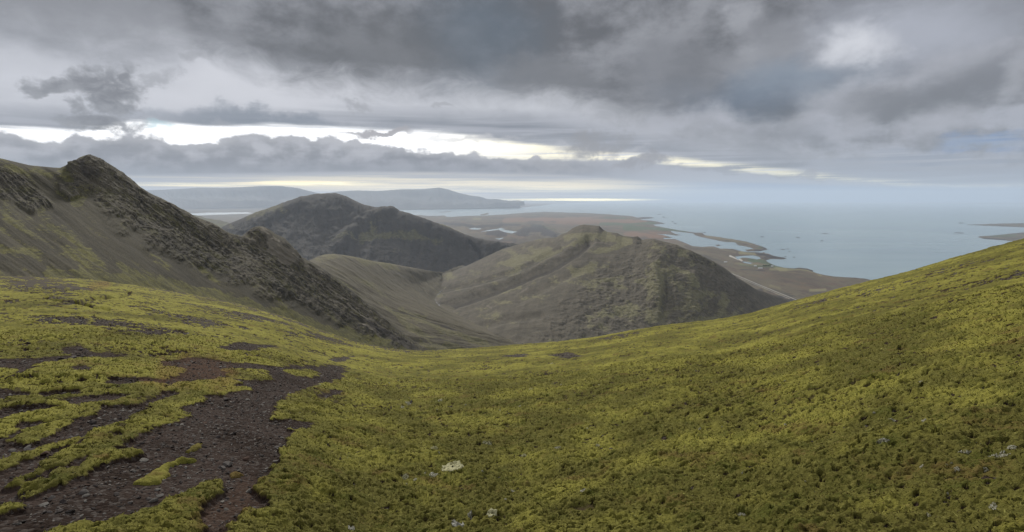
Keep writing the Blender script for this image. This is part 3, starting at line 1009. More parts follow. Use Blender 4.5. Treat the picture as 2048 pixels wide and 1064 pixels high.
def hill_valley_left():
    nu, nv = 620, 420
    crest = row([(660, 800, 600, 0), (560, 660, 780, .10), (550, 565, 930, .2), (610, 527, 1120, .3), (636, 513, 1300, .38), (650, 509, 1420, .43), (668, 507.5, 1500, .48), (700, 512, 1600, .55), (740, 521, 1720, .63), (780, 527, 1850, .71), (830, 536, 2050, .81),
                 (862, 544, 2250, .89), (885, 546, 2420, .94), (915, 534, 2680, 1)], nu, 0.01)
    st = row([p for p in STREAM], nu, 0.005)
    lowc = mid_row(crest, st, 0.45, 0.62)
    beyond = st.copy()
    beyond[:, 0] += 60
    beyond[:, 2] -= 12
    rows = [back_row(crest, 500, 260), back_row(crest, 70, 22), crest, lowc, st, beyond]
    P = loft(rows, [-0.3, -0.06, 0, 0.5, 1.0, 1.06], nv)
    N = grid_normals(P)
    qx, qy = project(P)
    fu, fv = fall_coords(P)
    v = np.linspace(-0.3, 1.06, nv)[:, None]
    warp = fbm(qx / 30, qy / 20, 5, 201)
    sx, sy = qx * 0.86 + qy * 0.5, -qx * 0.5 + qy * 0.86
    rib = fbm(fu / 90, fv / 500, 4, 211, 0.55, 'ridge') * 7 + fbm(sx / 90, sy / 10, 4, 215) * 4 + fbm(fu / 25, fv / 100, 3, 217) * 1.5
    P = P + N * (rib * sstep(v, -0.02, 0.12) * (1 - 0.9 * sstep(v, 0.82, 1.0)))[..., None]
    moss = 0.22 + fbm(sx / 110, sy / 12, 5, 221) * 0.6
    paint(qx, qy, moss, [([(640, 515), (680, 512), (730, 522), (790, 534)], 11, 0.35), ([(780, 625), (840, 640), (900, 668), (1000, 695)], 11, 0.5),
                         ([(750, 660), (850, 690), (900, 700)], 12, 0.45), ([(700, 560), (800, 600), (860, 640)], 22, 0.12), ([(800, 650), (880, 680)], 9, 0.3)], warp)
    paint(qx, qy, moss, [([(860, 640), (920, 665), (1000, 690)], 8, -0.4), ([(700, 600), (760, 640), (830, 690)], 12, -0.45), ([(900, 640), (980, 672), (1020, 690)], 9, -0.3)], warp)
    dark = paint(qx, qy, np.zeros(qx.shape), [([(785, 622), (860, 646), (920, 668)], 2.2, 0.8), ([(850, 678), (960, 705)], 2.2, 0.8), ([(790, 566), (850, 586), (866, 592)], 2.0, 0.5),
                 ([(760, 600), (830, 625)], 2, 0.4), ([(820, 655), (880, 682)], 2, 0.5), ([(640, 520), (650, 528), (636, 535)], 5, 0.5)], warp * 0.5)
    pale = paint(qx, qy, np.zeros(qx.shape), [([(652, 510), (700, 514), (760, 525)], 3, 0.45), ([(870, 600), (878, 612), (905, 625), (960, 655)], 1.8, 0.3)], warp)
    mat = terrain_mat('valley side', ((0.080, 0.068, 0.045), (0.120, 0.104, 0.068)), ((0.102, 0.092, 0.048), (0.148, 0.134, 0.066)), ((0.05, 0.04, 0.03), (0.1, 0.09, 0.07)), 0.035, 1.5, 0.7)
    o = grid_mesh('valley_side', P, {'moss': moss, 'crag': np.zeros(qx.shape), 'pale': pale, 'dark': dark, 'fu': fu, 'fv': fv}, mat)
    tag(o, 'smooth olive brown valley side left of the stream', 'valley side')
    # the stream itself: a thin ribbon on the valley floor
    s = row([p for p in STREAM if p[1] < 616], 300)
    s[:, 2] += 1.2
    wob = fbm(np.arange(300) / 9.0, np.zeros(300), 3, 231) * 9
    L, R = s.copy(), s.copy()
    L[:, 0] += wob - 1.4
    R[:, 0] += wob + 1.4 + 1.5 * np.abs(fbm(np.arange(300) / 5.0, np.ones(300), 2, 233))
    m, g, b, pos = new_mat('stream water')
    g.put(b.inputs['Base Color'], g.mix((0.12, 0.11, 0.1), (0.3, 0.3, 0.3), g.step(g.noise(pos, 0.06, 3), 0.45, 0.6)))
    b.inputs['Roughness'].default_value = 0.25
    o = grid_mesh('stream', np.stack([L, R]), {}, m)
    tag(o, 'thin pale stream winding along the valley floor', 'stream')


def hill_right():
    nu, nv = 900, 520
    crest = row([(884, 548, 2330), (905, 543, 2350), (935, 531, 2360), (975, 512, 2330), (1005, 498, 2300), (1050, 485, 2230), (1085, 477, 2160), (1112, 475, 2110), (1124, 468, 2080), (1134, 465, 2065),
                 (1146, 456, 2040), (1159, 450.5, 2020), (1168, 449, 2005), (1188, 451, 1980), (1199, 452, 1965), (1205, 458.5, 1955), (1215, 464, 1940), (1234, 466, 1900), (1246, 472, 1880),
                 (1266, 474, 1840), (1275, 472.5, 1825), (1281, 477, 1815), (1284, 480.5, 1800), (1293, 478, 1740), (1308, 477.6, 1680), (1320, 481, 1650), (1341, 486.5, 1620), (1353, 489, 1605),
                 (1367, 496, 1595), (1380, 500, 1590), (1396, 508, 1588), (1426, 522, 1590), (1448, 535, 1595), (1474, 555, 1605), (1492, 566, 1620), (1511, 578, 1650), (1540, 588, 1700),
                 (1570, 598, 1760), (1600, 610, 1830), (1660, 630, 1900)], nu, 0.0012)
    base = row([(886, 566, 2200), (876, 590, 1890), (868, 600, 1790), (880, 613, 1690), (935, 640, 1440), (990, 668, 1200), (1030, 686, 1100), (1080, 700, 1060), (1180, 712, 1040), (1300, 700, 1080), (1420, 682, 1180),
                (1500, 664, 1320), (1600, 650, 1500), (1680, 650, 1650)], nu, 0.006)
    l1 = mid_row(crest, base, 0.30, 0.24)
    l2 = mid_row(crest, base, 0.65, 0.66)
    rows = [back_row(crest, 450, 300), back_row(crest, 50, 14), crest, l1, l2, base]
    P = loft(rows, [-0.3, -0.05, 0, 0.32, 0.66, 1.0], nv)
    N = grid_normals(P)
    qx, qy = project(P)
    fu, fv = fall_coords(P)
    v = np.linspace(-0.3, 1.0, nv)[:, None]
    warp = fbm(qx / 30, qy / 22, 5, 301)
    ribs = fbm(fu / 70 + warp * 0.3, fv / 260, 5, 311, 0.55, 'ridge') * 3.5 + fbm(P[..., 0] / 60, P[..., 1] / 60, 5, 315, 0.6, 'ridge') * 4
    face = inside(qx, qy, [(1290, 480), (1380, 495), (1480, 560), (1500, 610), (1420, 660), (1150, 690), (1060, 680), (1150, 600), (1240, 520)], 22, warp)
    h = (ribs * (0.25 + 0.75 * face) + fbm(P[..., 0] / 14, (P[..., 1] + P[..., 2]) / 14, 3, 321) * 2.2 * (0.4 + face)) * sstep(v, -0.02, 0.10)
    g1 = [(860, 588), (879, 582), (929, 571), (966, 562), (1007, 550), (1049, 535), (1090, 512), (1120, 500)]
    g2 = [(890, 612), (935, 597), (976, 583), (1018, 566), (1049, 553), (1098, 533), (1124, 519), (1162, 494), (1178, 482)]
    gul = paint(qx, qy, np.zeros(qx.shape), [(g1, 6, -9.0), (g2, 11, -20.0), ([(1040, 600), (1100, 570), (1160, 540)], 9, -6), ([(960, 655), (1010, 640), (1080, 632)], 8, -6),
                                             ([(1325, 540), (1335, 580), (1330, 640)], 12, -11)], warp * 0.35)
    knob = paint(qx, qy, np.zeros(qx.shape), [([(1320, 520), (1318, 600)], 20, 8), ([(1380, 560), (1390, 620)], 20, 7)], warp * 0.5)
    P = P + N * (h + gul + knob)[..., None]
    moss = 0.28 + fbm(qx / 26, qy / 13, 6, 331, 0.6) * 0.75 + fbm(qx / 110, qy / 60, 3, 335) * 0.35
    paint(qx, qy, moss, [([(1130, 478), (1170, 470), (1215, 475), (1255, 484)], 8, 0.7), ([(1190, 505), (1230, 496), (1262, 486)], 5, 0.75), ([(1090, 510), (1130, 495), (1165, 480)], 4, 0.55),
                         ([(1020, 525), (1060, 515), (1100, 500)], 8, 0.35), ([(1310, 500), (1318, 560), (1312, 640)], 24, 0.30), ([(1370, 540), (1390, 600), (1380, 640)], 28, 0.25),
                         ([(1345, 535), (1372, 550), (1390, 575)], 5, 0.5), ([(1450, 590), (1440, 630), (1400, 655)], 10, 0.55), ([(1150, 545), (1190, 530)], 8, 0.4),
                         ([(1130, 560), (1160, 548)], 6, 0.35), ([(1160, 570), (1240, 560)], 9, 0.3), ([(1180, 640), (1260, 620), (1330, 630)], 14, 0.3), ([(1480, 620), (1440, 645), (1400, 655)], 8, 0.3),
                         ([(960, 548), (1000, 535), (1050, 520)], 9, 0.2), ([(950, 600), (1000, 590), (1040, 575)], 6, 0.2)], warp)
    paint(qx, qy, moss, [([(1040, 640), (1100, 640), (1150, 600)], 30, -0.4), ([(1260, 500), (1290, 520)], 14, -0.3), ([(1420, 540), (1460, 580)], 16, -0.35), ([(1350, 520), (1400, 560)], 8, -0.4),
                         ([(1000, 660), (1060, 680)], 14, -0.3), ([(1150, 480), (1100, 520)], 6, -0.3), (g2, 9, -0.5), ([(1500, 590), (1600, 615)], 20, -0.6), ([(1160, 455), (1200, 458)], 7, -0.5)], warp)
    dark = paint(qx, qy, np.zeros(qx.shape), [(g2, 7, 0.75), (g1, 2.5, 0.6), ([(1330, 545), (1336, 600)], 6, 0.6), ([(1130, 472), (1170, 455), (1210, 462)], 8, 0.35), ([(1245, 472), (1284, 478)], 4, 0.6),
                                              ([(1490, 575), (1570, 600), (1600, 612)], 18, 0.5), ([(1199, 453), (1206, 460)], 2.5, 0.9)], warp * 0.5)
    pale = paint(qx, qy, np.zeros(qx.shape), [([(1174, 484), (1204, 486), (1222, 490)], 2.0, 0.7), ([(1180, 493), (1186, 500)], 2.5, 0.6), ([(1040, 586), (1056, 576)], 2.0, 0.7), ([(975, 612), (982, 616)], 4, 0.7),
                                              ([(1105, 532), (1130, 522)], 3.0, 0.6), ([(1198, 468), (1216, 468)], 1.6, 0.6), ([(1310, 520), (1315, 620)], 14, 0.22), ([(1000, 620), (1020, 612)], 2, 0.4)], warp)
    pale = np.maximum(pale, sstep(fbm(qx / 12, qy / 6.5, 5, 341, 0.62), 0.12, 0.42) * face * 0.68)
    dark = np.maximum(dark, sstep(fbm(qx / 15, qy / 9, 5, 345, 0.62), 0.18, 0.5) * 0.5)
    crag = np.maximum(inside(qx, qy, [(1265, 470), (1285, 472), (1288, 482), (1262, 480)], 2, warp), inside(qx, qy, [(1370, 495), (1400, 505), (1440, 535), (1410, 540), (1375, 515)], 8, warp) * 0.8)
    crag = np.maximum(crag, inside(qx, qy, [(1325, 560), (1440, 590), (1460, 620), (1400, 655), (1290, 660), (1240, 640)], 20, warp) * 0.45)
    mat = terrain_mat('right hill', ((0.080, 0.070, 0.052), (0.128, 0.111, 0.082)), ((0.130, 0.118, 0.066), (0.195, 0.180, 0.102)), ((0.04, 0.034, 0.026), (0.105, 0.09, 0.062)), 0.03, 1.6, 0.3)
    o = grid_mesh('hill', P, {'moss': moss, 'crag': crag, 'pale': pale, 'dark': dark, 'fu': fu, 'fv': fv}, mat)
    tag(o, 'rounded brown hill with mossy flanks and a flat rocky top, between the valley and the sea', 'hill')


def hill_middle():
    nu, nv = 640, 360
    crest = row([(330, 520, 3300), (380, 497, 3450), (420, 472, 3550), (445, 453, 3600), (464, 445, 3620), (490, 434, 3640), (510, 425, 3650), (540, 415, 3660), (560, 407.5, 3670), (585, 401, 3680),
                 (603, 395, 3690), (620, 390, 3700), (640, 386, 3700), (655, 384.5, 3700), (672, 386, 3700), (690, 391, 3690), (705, 399, 3680), (724, 408, 3660), (745, 413, 3640), (770, 416, 3600), (800, 421.5, 3560),
                 (820, 427, 3540), (848, 436, 3500), (870, 445, 3480), (890, 450, 3460), (905, 457, 3440), (930, 468, 3420), (948, 475, 3400), (975, 480, 3380), (1003, 484, 3360), (1040, 488, 3340),
                 (1070, 495, 3320), (1110, 505, 3300), (1150, 518, 3250)], nu, 0.002)
    base = row([(300, 600, 2300), (450, 600, 2350), (600, 590, 2450), (760, 580, 2650), (850, 575, 2850), (890, 570, 2950), (940, 556, 3000), (1000, 545, 3000), (1080, 540, 3000), (1140, 545, 2950)], nu, 0.02)
    l1 = mid_row(crest, base, 0.35, 0.46)
    l2 = mid_row(crest, base, 0.68, 0.80)
    rows = [back_row(crest, 1200, 380), back_row(crest, 120, 32), crest, l1, l2, base]
    P = loft(rows, [-0.3, -0.06, 0, 0.33, 0.66, 1.0], nv)
    N = grid_normals(P)
    qx, qy = project(P)
    fu, fv = fall_coords(P)
    v = np.linspace(-0.3, 1.0, nv)[:, None]
    warp = fbm(qx / 30, qy / 22, 5, 401)
    h = (fbm(fu / 170 + warp * 0.25, fv / 900, 5, 411, 0.55, 'ridge') * 26 + fbm(P[..., 0] / 130, P[..., 1] / 130, 4, 415, 0.6, 'ridge') * 10) * sstep(v, -0.02, 0.25)
    h += fbm(fu / 30, fv / 200, 3, 417) * 4
    h += paint(qx, qy, np.zeros(qx.shape), [([(600, 405), (560, 425), (520, 450)], 14, 14), ([(780, 425), (740, 440), (700, 470), (680, 500)], 14, 26), ([(655, 395), (660, 440), (650, 490)], 14, -16),
                                            ([(940, 485), (955, 505), (962, 520)], 4, -16), ([(860, 455), (880, 500), (890, 530)], 8, -10)], warp * 0.5)
    P = P + N * h[..., None]
    moss = 0.14 + fbm(fu / 260, fv / 500, 5, 431) * 0.45 + fbm(qx / 20, qy / 14, 4, 433) * 0.2
    paint(qx, qy, moss, [([(760, 430), (750, 455), (735, 478)], 16, 0.35), ([(690, 480), (760, 478), (840, 474), (880, 484)], 11, 0.45), ([(880, 446), (920, 462), (960, 470)], 5, 0.6), ([(950, 470), (985, 477)], 5, 0.6),
                         ([(560, 420), (500, 440)], 12, 0.3), ([(620, 398), (640, 405)], 9, 0.25), ([(640, 470), (680, 490)], 9, 0.3), ([(450, 446), (470, 460)], 8, 0.4), ([(720, 500), (800, 510)], 12, 0.2)], warp)
    dark = paint(qx, qy, np.zeros(qx.shape), [([(655, 395), (700, 410), (740, 425), (700, 450)], 24, 0.55), ([(800, 430), (860, 450), (920, 480), (960, 500)], 14, 0.5), ([(560, 450), (620, 440), (660, 470)], 24, 0.4),
                                              ([(940, 485), (955, 505), (962, 520)], 3, 0.8), ([(870, 530), (900, 525), (960, 510)], 5, 0.5)], warp)
    mat = terrain_mat('far mountain', ((0.042, 0.037, 0.032), (0.064, 0.056, 0.046)), ((0.08, 0.072, 0.034), (0.13, 0.118, 0.06)), ((0.04, 0.034, 0.03), (0.08, 0.07, 0.055)), 0.013, 4.0, 0.6)
    o = grid_mesh('mountain', P, {'moss': moss, 'crag': np.zeros(qx.shape), 'pale': np.zeros(qx.shape), 'dark': dark, 'fu': fu, 'fv': fv}, mat)
    tag(o, 'dark bare dome shaped mountain in the middle distance behind the valley', 'mountain')
    # low green shoulder seen in the gap to its left
    nu, nv = 200, 80
    crest = row([(280, 420, 5600), (340, 422, 5500), (392, 431, 5400), (415, 437, 5300), (440, 441, 5200), (464, 446, 5100), (520, 470, 4900)], nu, 0.03)
    base = row([(280, 500, 4000), (392, 500, 4000), (464, 495, 4000), (540, 510, 4000)], nu)
    P = loft([back_row(crest, 900, 250), crest, base], [-0.4, 0, 1], nv)
    qx, qy = project(P)
    P[..., 2] += fbm(P[..., 0] / 150, P[..., 1] / 300, 4, 441) * 14
    z = np.zeros(qx.shape)
    fu, fv = fall_coords(P)
    mat2 = terrain_mat('green shoulder', ((0.07, 0.066, 0.05), (0.09, 0.085, 0.06)), ((0.1, 0.1, 0.05), (0.13, 0.125, 0.055)), ((0.04, 0.034, 0.03), (0.08, 0.07, 0.055)), 0.01, 4.0, 0.3)
    o = grid_mesh('hill', P, {'moss': z + 0.5, 'crag': z, 'pale': z, 'dark': z, 'fu': fu, 'fv': fv}, mat2)
    tag(o, 'low grey green shoulder in the notch between the left ridge and the dome mountain', 'hill')


def hills_far():
    mat = terrain_mat('blue mountain', ((0.045, 0.042, 0.042), (0.075, 0.068, 0.06)), ((0.06, 0.06, 0.035), (0.08, 0.08, 0.045)), ((0.04, 0.034, 0.03), (0.08, 0.07, 0.055)), 0.0016, 25.0, 0.5)
    for label, cp, bp, seed in (
        ('flat topped blue grey mountain on the far left horizon beyond the fjord',
         [(120, 392, 26000), (200, 386, 26000), (294, 380.5, 26000), (339, 378.7, 26000), (374, 377, 26000), (397, 375, 26000), (446, 376, 26000), (475, 374.6, 26000), (522, 372, 26000), (561, 372, 26000), (592, 375.5, 26000),
          (612, 380.5, 26000), (630, 385, 26000), (700, 398, 26000)],
         [(120, 417, 21500), (300, 417.5, 21300), (370, 417, 21500), (450, 415, 22500), (560, 412, 24500), (720, 412, 24500)], 501),
        ('blue grey mountain with a small summit knob above the lagoon',
         [(560, 399, 25500), (620, 391, 25500), (648, 387, 25500), (675, 383, 25500), (714, 381, 25500), (754, 382, 25500), (800, 379, 25500), (843, 378.5, 25500), (864, 376.5, 25500), (878, 375, 25500), (897, 379, 25500),
          (918, 386, 25500), (946, 392, 25500), (957, 393.5, 25500), (965, 399.5, 25500), (1000, 403.5, 25500), (1040, 406, 25500)],
         [(560, 418, 21000), (800, 419, 20500), (850, 418.6, 20800), (930, 417, 22000), (1000, 414, 23500), (1050, 411, 24500)], 521)):
        nu, nv = 520, 120
        crest, base = row(cp, nu, 0.004), row(bp, nu, 0.02)
        P = loft([back_row(crest, 5000, 800), back_row(crest, 600, 25), crest, mid_row(crest, base, 0.4, 0.62), base], [-0.5, -0.08, 0, 0.45, 1], nv)
        N = grid_normals(P)
        qx, qy = project(P)
        fu, fv = fall_coords(P)
        v = np.linspace(-0.5, 1, nv)[:, None]
        P = P + N * ((fbm(fu / 900, fv / 4000, 5, seed, 0.55, 'ridge') * 90 + fbm(fu / 3000, fv / 9000, 2, seed + 9, 0.5, 'ridge') * 160) * sstep(v, 0.0, 0.3) * (1 - sstep(v, 0.8, 1)))[..., None]
        z = np.zeros(qx.shape)
        o = grid_mesh('mountain', P, {'moss': z + 0.1, 'crag': z, 'pale': z, 'dark': z, 'fu': fu, 'fv': fv}, mat)
        tag(o, label, 'mountain')


hill_near_left()
hill_valley_left()
hill_right()
hill_middle()
hills_far()


# ------------------------------------------------------------------ coastal plain and sea
LAND = [
    # the main plain, from the far spit round to the nearest beach
    [(600, 423), (803, 431), (840, 430), (859, 432), (888, 431), (894, 434), (932, 432), (968, 431), (979, 430.5), (1020, 428), (1049, 425.4), (1072, 424.5), (1087, 423.4), (1134, 425), (1172, 426), (1219, 428.6),
     (1266, 432.5), (1275, 435.5), (1284, 434), (1304, 434.3), (1308, 436), (1296, 437.6), (1281, 438.4), (1283, 440), (1305, 441.5), (1323, 445), (1331, 447.6), (1305, 449), (1314, 452.5), (1335, 456.5), (1358, 460.5),
     (1388, 465), (1403, 465.4), (1411, 470.5), (1433, 473.5), (1456, 477), (1478, 480.5), (1495, 483.6), (1506, 487), (1520, 491.5), (1532, 496), (1535, 499), (1528, 501.5), (1526, 503), (1532, 507), (1537, 507), (1548, 512),
     (1565, 514.5), (1574, 517), (1565, 518.8), (1541, 518.4), (1532, 520.5), (1535, 524), (1548, 530.5), (1569, 535.6), (1589, 537), (1597, 535.4), (1614, 537), (1626, 540.7), (1626, 544), (1643, 549), (1668, 553), (1702, 555),
     (1728, 557), (1746, 560.5), (1790, 575), (1850, 610), (1900, 720), (1400, 780), (600, 780), (-300, 780), (-300, 470), (397, 431)],
    # the long low far shore
    [(-300, 409), (300, 409), (573, 408.3), (700, 404), (965, 403), (1000, 402.4), (1087, 402.8), (1130, 404.2), (1172, 405.4), (1130, 407), (1109, 408), (1090, 410.6), (1052, 414), (1030, 416), (1020, 417.4), (964, 418), (932, 418.4), (876, 418.3),
     (844, 419), (800, 420.5), (640, 414), (551, 413.5), (440, 420.3), (376, 423), (-300, 424)],
    [(-300, 426), (398, 426.4), (420, 425.2), (495, 424.6), (508, 426.4), (640, 419), (551, 413.3), (440, 420), (376, 422.6), (-300, 423)],
    # low spits far to the right
    [(1931, 449.8), (1966, 448.2), (2011, 446.8), (2056, 446), (2300, 444), (2300, 456), (2056, 455), (2011, 453.2), (1969, 451.4)],
    [(1958, 475), (1956, 472.5), (1981, 471.4), (2012, 468), (2056, 464), (2300, 450), (2300, 505), (2056, 486), (2011, 481), (1969, 478.2)],
]
WATER_IN = [
    [(1340, 462), (1358, 463.6), (1386, 466.5), (1391, 471), (1404, 474.5), (1426, 479), (1448, 483.5), (1471, 485), (1475, 490), (1499, 494.6), (1507, 497.6), (1490, 499.6), (1495, 503), (1521, 502.6), (1530, 500), (1532, 503.5), (1523, 505.5),
     (1506, 504), (1491, 503.5), (1481, 502), (1465, 497.5), (1440, 497), (1426, 492.5), (1403, 494), (1384, 492), (1372, 486.5), (1350, 478), (1329, 478), (1326, 476), (1346, 475.6), (1329, 470.7), (1314, 467.7), (1335, 469), (1352, 471), (1364, 470.4), (1350, 467.7)],
    [(1470, 513), (1490, 511.5), (1507, 510.5), (1519, 514), (1521, 517.5), (1513, 518.7), (1497, 516), (1484, 515), (1476, 519.5)],
    [(938, 457), (950, 455.6), (963, 456.6), (958, 459), (944, 459)], [(966, 462), (985, 459), (1002, 456), (1010, 458), (1004, 460), (1020, 461), (1034, 463.6), (1022, 467), (1008, 464), (997, 459.6), (972, 462.6), (962, 464)],
    [(991, 477), (1008, 475.6), (1000, 479.5)], [(1484, 523), (1492, 523.6), (1506, 526), (1500, 528), (1488, 525.6)],
]
ISLES = [[(1430, 489.8), (1438, 488.8), (1442, 491.2), (1434, 492.5)], [(876, 424.6), (890, 423.4), (904, 422.2), (900, 424), (884, 425)], [(958, 429.4), (966, 427.6), (977, 425.4), (978, 428), (970, 430.4)]]


def build_coast():
    # rows even in the picture from the far shore to behind the near hills
    py = np.concatenate([np.linspace(401.4, 470, 300), np.linspace(470.3, 640, 420)[0:], np.linspace(642, 800, 40)])
    T = (py - HORIZON) / F
    D = (SEA + EYE) / T
    A = np.linspace(-0.9, 0.95, 1500)
    az, d = np.meshgrid(A, D)
    x, y = d * np.sin(az), d * np.cos(az)
    P = np.stack([x, y, np.full(x.shape, -SEA)], -1)
    qx, qy = project(P)
    # work in (px, stretched py) so that the shore wobbles along itself
    jag = fbm(qx / 13, qy / 4.0, 4, 601) * 1.0
    sd = np.full(x.shape, -12.0)
    for p in LAND:
        sd = np.maximum(sd, poly_sd(qx, qy * 1.6, [(a, b * 1.6) for a, b in p], 12.0))
    for p in WATER_IN:
        s = poly_sd(qx, qy * 1.6, [(a, b * 1.6) for a, b in p], 12.0)
        sd = np.minimum(sd, np.where(s > -12, -s, 12.0))
    for p in ISLES:
        sd = np.maximum(sd, poly_sd(qx, qy * 1.6, [(a, b * 1.6) for a, b in p], 12.0))
    sd = sd + jag * sstep(qy, 405, 440)
    hill = fbm(x / 900, y / 900, 5, 611) * 5
    bumps = paint(qx, qy, np.zeros(x.shape), [([(1050, 466), (1085, 464), (1100, 474)], 14, 22), ([(975, 466), (1000, 467)], 10, 12), ([(905, 452), (940, 456)], 7, 14), ([(1030, 478), (1080, 482)], 12, 12)])
    land = sstep(sd, 0.0, 10.0)
    z = -SEA + np.where(sd > 0, 0.7 + np.minimum(sd, 3) * 0.7 + land * np.maximum(hill + 5 + bumps, 0), np.maximum(sd, -6) * 1.5 - 0.5)
    P[..., 2] = z
    warp = fbm(qx / 40, qy / 7, 5, 621)
    zero = lambda: np.zeros(x.shape)
    heath = paint(qx, qy, zero(), [([(1010, 441), (1080, 440), (1190, 442), (1290, 445)], 6, 1.0), ([(1250, 470), (1330, 470), (1300, 466)], 7, 0.8), ([(1090, 446), (1200, 448)], 4, 0.6),
                                   ([(1160, 434), (1210, 434)], 3, 0.5), ([(1300, 476), (1360, 484)], 6, 0.5)], warp)
    green = paint(qx, qy, zero(), [([(1210, 436), (1250, 437)], 2.2, 1.0), ([(1200, 449), (1260, 450), (1310, 446)], 3.5, 1.0), ([(1250, 455), (1310, 458), (1370, 463)], 5, 0.9), ([(1060, 430), (1110, 428)], 3, 0.5),
                                   ([(1070, 456), (1110, 460)], 4, 0.7), ([(1020, 448), (1080, 452)], 5, 0.4), ([(1500, 520), (1530, 528), (1560, 536)], 6, 0.9), ([(1480, 532), (1530, 536), (1590, 540)], 4, 0.6),
                                   ([(1430, 480), (1480, 488)], 3, 0.5), ([(1510, 486), (1526, 494), (1515, 499)], 3.0, 0.7), ([(1160, 460), (1280, 462)], 4, 0.35), ([(1985, 472), (2030, 472)], 5, 0.6)], warp)
    straw = paint(qx, qy, zero(), [([(1490, 500), (1480, 507), (1510, 509)], 4, 0.8), ([(1470, 530), (1530, 532), (1570, 540)], 4, 0.6), ([(1540, 541), (1600, 541), (1640, 550)], 4, 0.7), ([(1190, 439), (1270, 438)], 3, 0.5),
                                   ([(1620, 583), (1650, 582)], 4, 0.8), ([(1540, 573), (1560, 580)], 4, 0.6), ([(1560, 546), (1660, 556)], 3, 0.5), ([(1410, 472), (1480, 484), (1505, 490)], 3, 0.6),
                                   ([(950, 440), (1050, 444)], 6, 0.4), ([(880, 436), (960, 438)], 3, 0.4), ([(1030, 470), (1060, 476)], 4, 0.3), ([(1440, 500), (1470, 506)], 4, 0.5)], warp)
    lava = paint(qx, qy, zero(), [([(1040, 468), (1080, 462), (1105, 474)], 13, 0.9), ([(975, 466), (1010, 469)], 7, 0.9), ([(890, 448), (950, 455), (1000, 452)], 5, 0.8), ([(1000, 450), (1040, 451)], 3, 0.7),
                                  ([(940, 478), (1030, 486)], 6, 0.6), ([(1512, 506), (1535, 512), (1568, 517)], 4.5, 1.1), ([(1284, 435.4), (1305, 436)], 2, 1.1), ([(1525, 495), (1534, 500), (1510, 502)], 2.4, 1.0),
                                  ([(1500, 487), (1520, 493)], 1.5, 0.7), ([(1590, 538), (1625, 542)], 2.6, 0.8), ([(1480, 542), (1520, 544), (1530, 545)], 1.3, 0.8), ([(1500, 590), (1560, 605), (1600, 615)], 16, 0.8),
                                  ([(1700, 556), (1745, 560)], 1.5, 0.6), ([(1440, 490), (1438, 491)], 3, 1.0), ([(1960, 476.5), (2010, 480)], 1.5, 0.8)], warp)
    sand = paint(qx, qy, zero(), [([(1460, 514), (1472, 518), (1484, 522)], 2.5, 0.9), ([(1490, 524), (1504, 526)], 2, 0.8), ([(1450, 526), (1452, 527)], 2, 0.8), ([(1487, 530), (1505, 534)], 2, 0.4)], warp * 0.6)
    at = {'heath': heath, 'green': green, 'straw': straw, 'lava': lava, 'sand': sand, 'sd': sd}
    keep = (np.maximum.reduce([sd[:-1, :-1], sd[1:, :-1], sd[:-1, 1:], sd[1:, 1:]]) > -4)
    m, g, b, pos = new_mat('coastal plain')
    st = g.vmath('MULTIPLY', pos, (1.0, 0.45, 1.0))
    n1 = g.noise(st, 0.0022, 7, 0.62)
    n2 = g.noise(st, 0.012, 6, 0.65)
    n3 = g.noise(st, 0.06, 4, 0.6)
    c = g.mix((0.084, 0.070, 0.050), (0.128, 0.110, 0.074), g.step(n1, 0.36, 0.62))
    c = g.mix(c, (0.145, 0.122, 0.068), g.step(n1 * 0.5 + n2 * 0.5, 0.52, 0.66) * 0.7)
    c = g.mix(c, (0.075, 0.05, 0.045), g.step(n2 + (n3 - 0.5) * 0.5, 0.50, 0.62) * 0.7)
    n4 = g.noise(g.vmath('MULTIPLY', pos, (1.0, 0.35, 1.0)), 0.0055, 7, 0.68)
    c = g.mix(c, (0.15, 0.095, 0.065), g.step(n4, 0.53, 0.66) * 0.7)
    c = g.mix(c, (0.05, 0.046, 0.042), g.step(n4, 0.45, 0.36) * 0.65)
    e = (n2 - 0.5) * 0.6 + (n3 - 0.5) * 0.3
    c = g.mix(c, (0.19, 0.115, 0.075), g.step(g.attr('heath') + e, 0.3, 0.9) * 0.85)
    c = g.mix(c, (0.07, 0.1, 0.055), g.step(g.attr('green') + e, 0.3, 0.8) * 0.85)
    c = g.mix(c, (0.21, 0.19, 0.1), g.step(g.attr('straw') + e, 0.3, 0.9) * 0.8)
    c = g.mix(c, (0.04, 0.037, 0.038), g.step(g.attr('lava') + e, 0.35, 0.75) * 0.9)
    c = g.mix(c, (0.42, 0.4, 0.35), g.step(g.attr('sand') + e, 0.4, 0.8))
    c = g.mix((0.10, 0.088, 0.075), c, g.step(g.attr('sd'), 0.3, 1.6))
    g.put(b.inputs['Base Color'], c)
    b.inputs['Roughness'].default_value = 0.95
    b.inputs['Specular IOR Level'].default_value = 0.1
    o = grid_mesh('coastal_plain', P, at, m, keep)
    tag(o, 'flat brown and reddish coastal plain with lagoons and a ragged shoreline', 'plain')

    # valley floor and seabed: one broad sheet that everything stands on
    xs = np.linspace(-52000, 52000, 120)
    ys = np.concatenate([np.linspace(-4000, 3000, 30), np.geomspace(3200, 61000, 60)])
    X, Y = np.meshgrid(xs, ys)
    PP = np.stack([X, Y, np.full(X.shape, -SEA - 14.0)], -1)
    mb, g, b, pos = new_mat('seabed')
    b.inputs['Base Color'].default_value = (0.05, 0.05, 0.045, 1)
    o = grid_mesh('terrain', PP, {}, mb)
    tag(o, 'dark low ground and seabed under the plain and the water', 'terrain')

    # sea
    m, g, b, pos = new_mat('sea water')
    st = g.vmath('MULTIPLY', pos, (1.0, 0.5, 1.0))
    big = g.noise(st, 0.00045, 5, 0.55)
    sm = g.noise(st, 0.02, 4, 0.6)
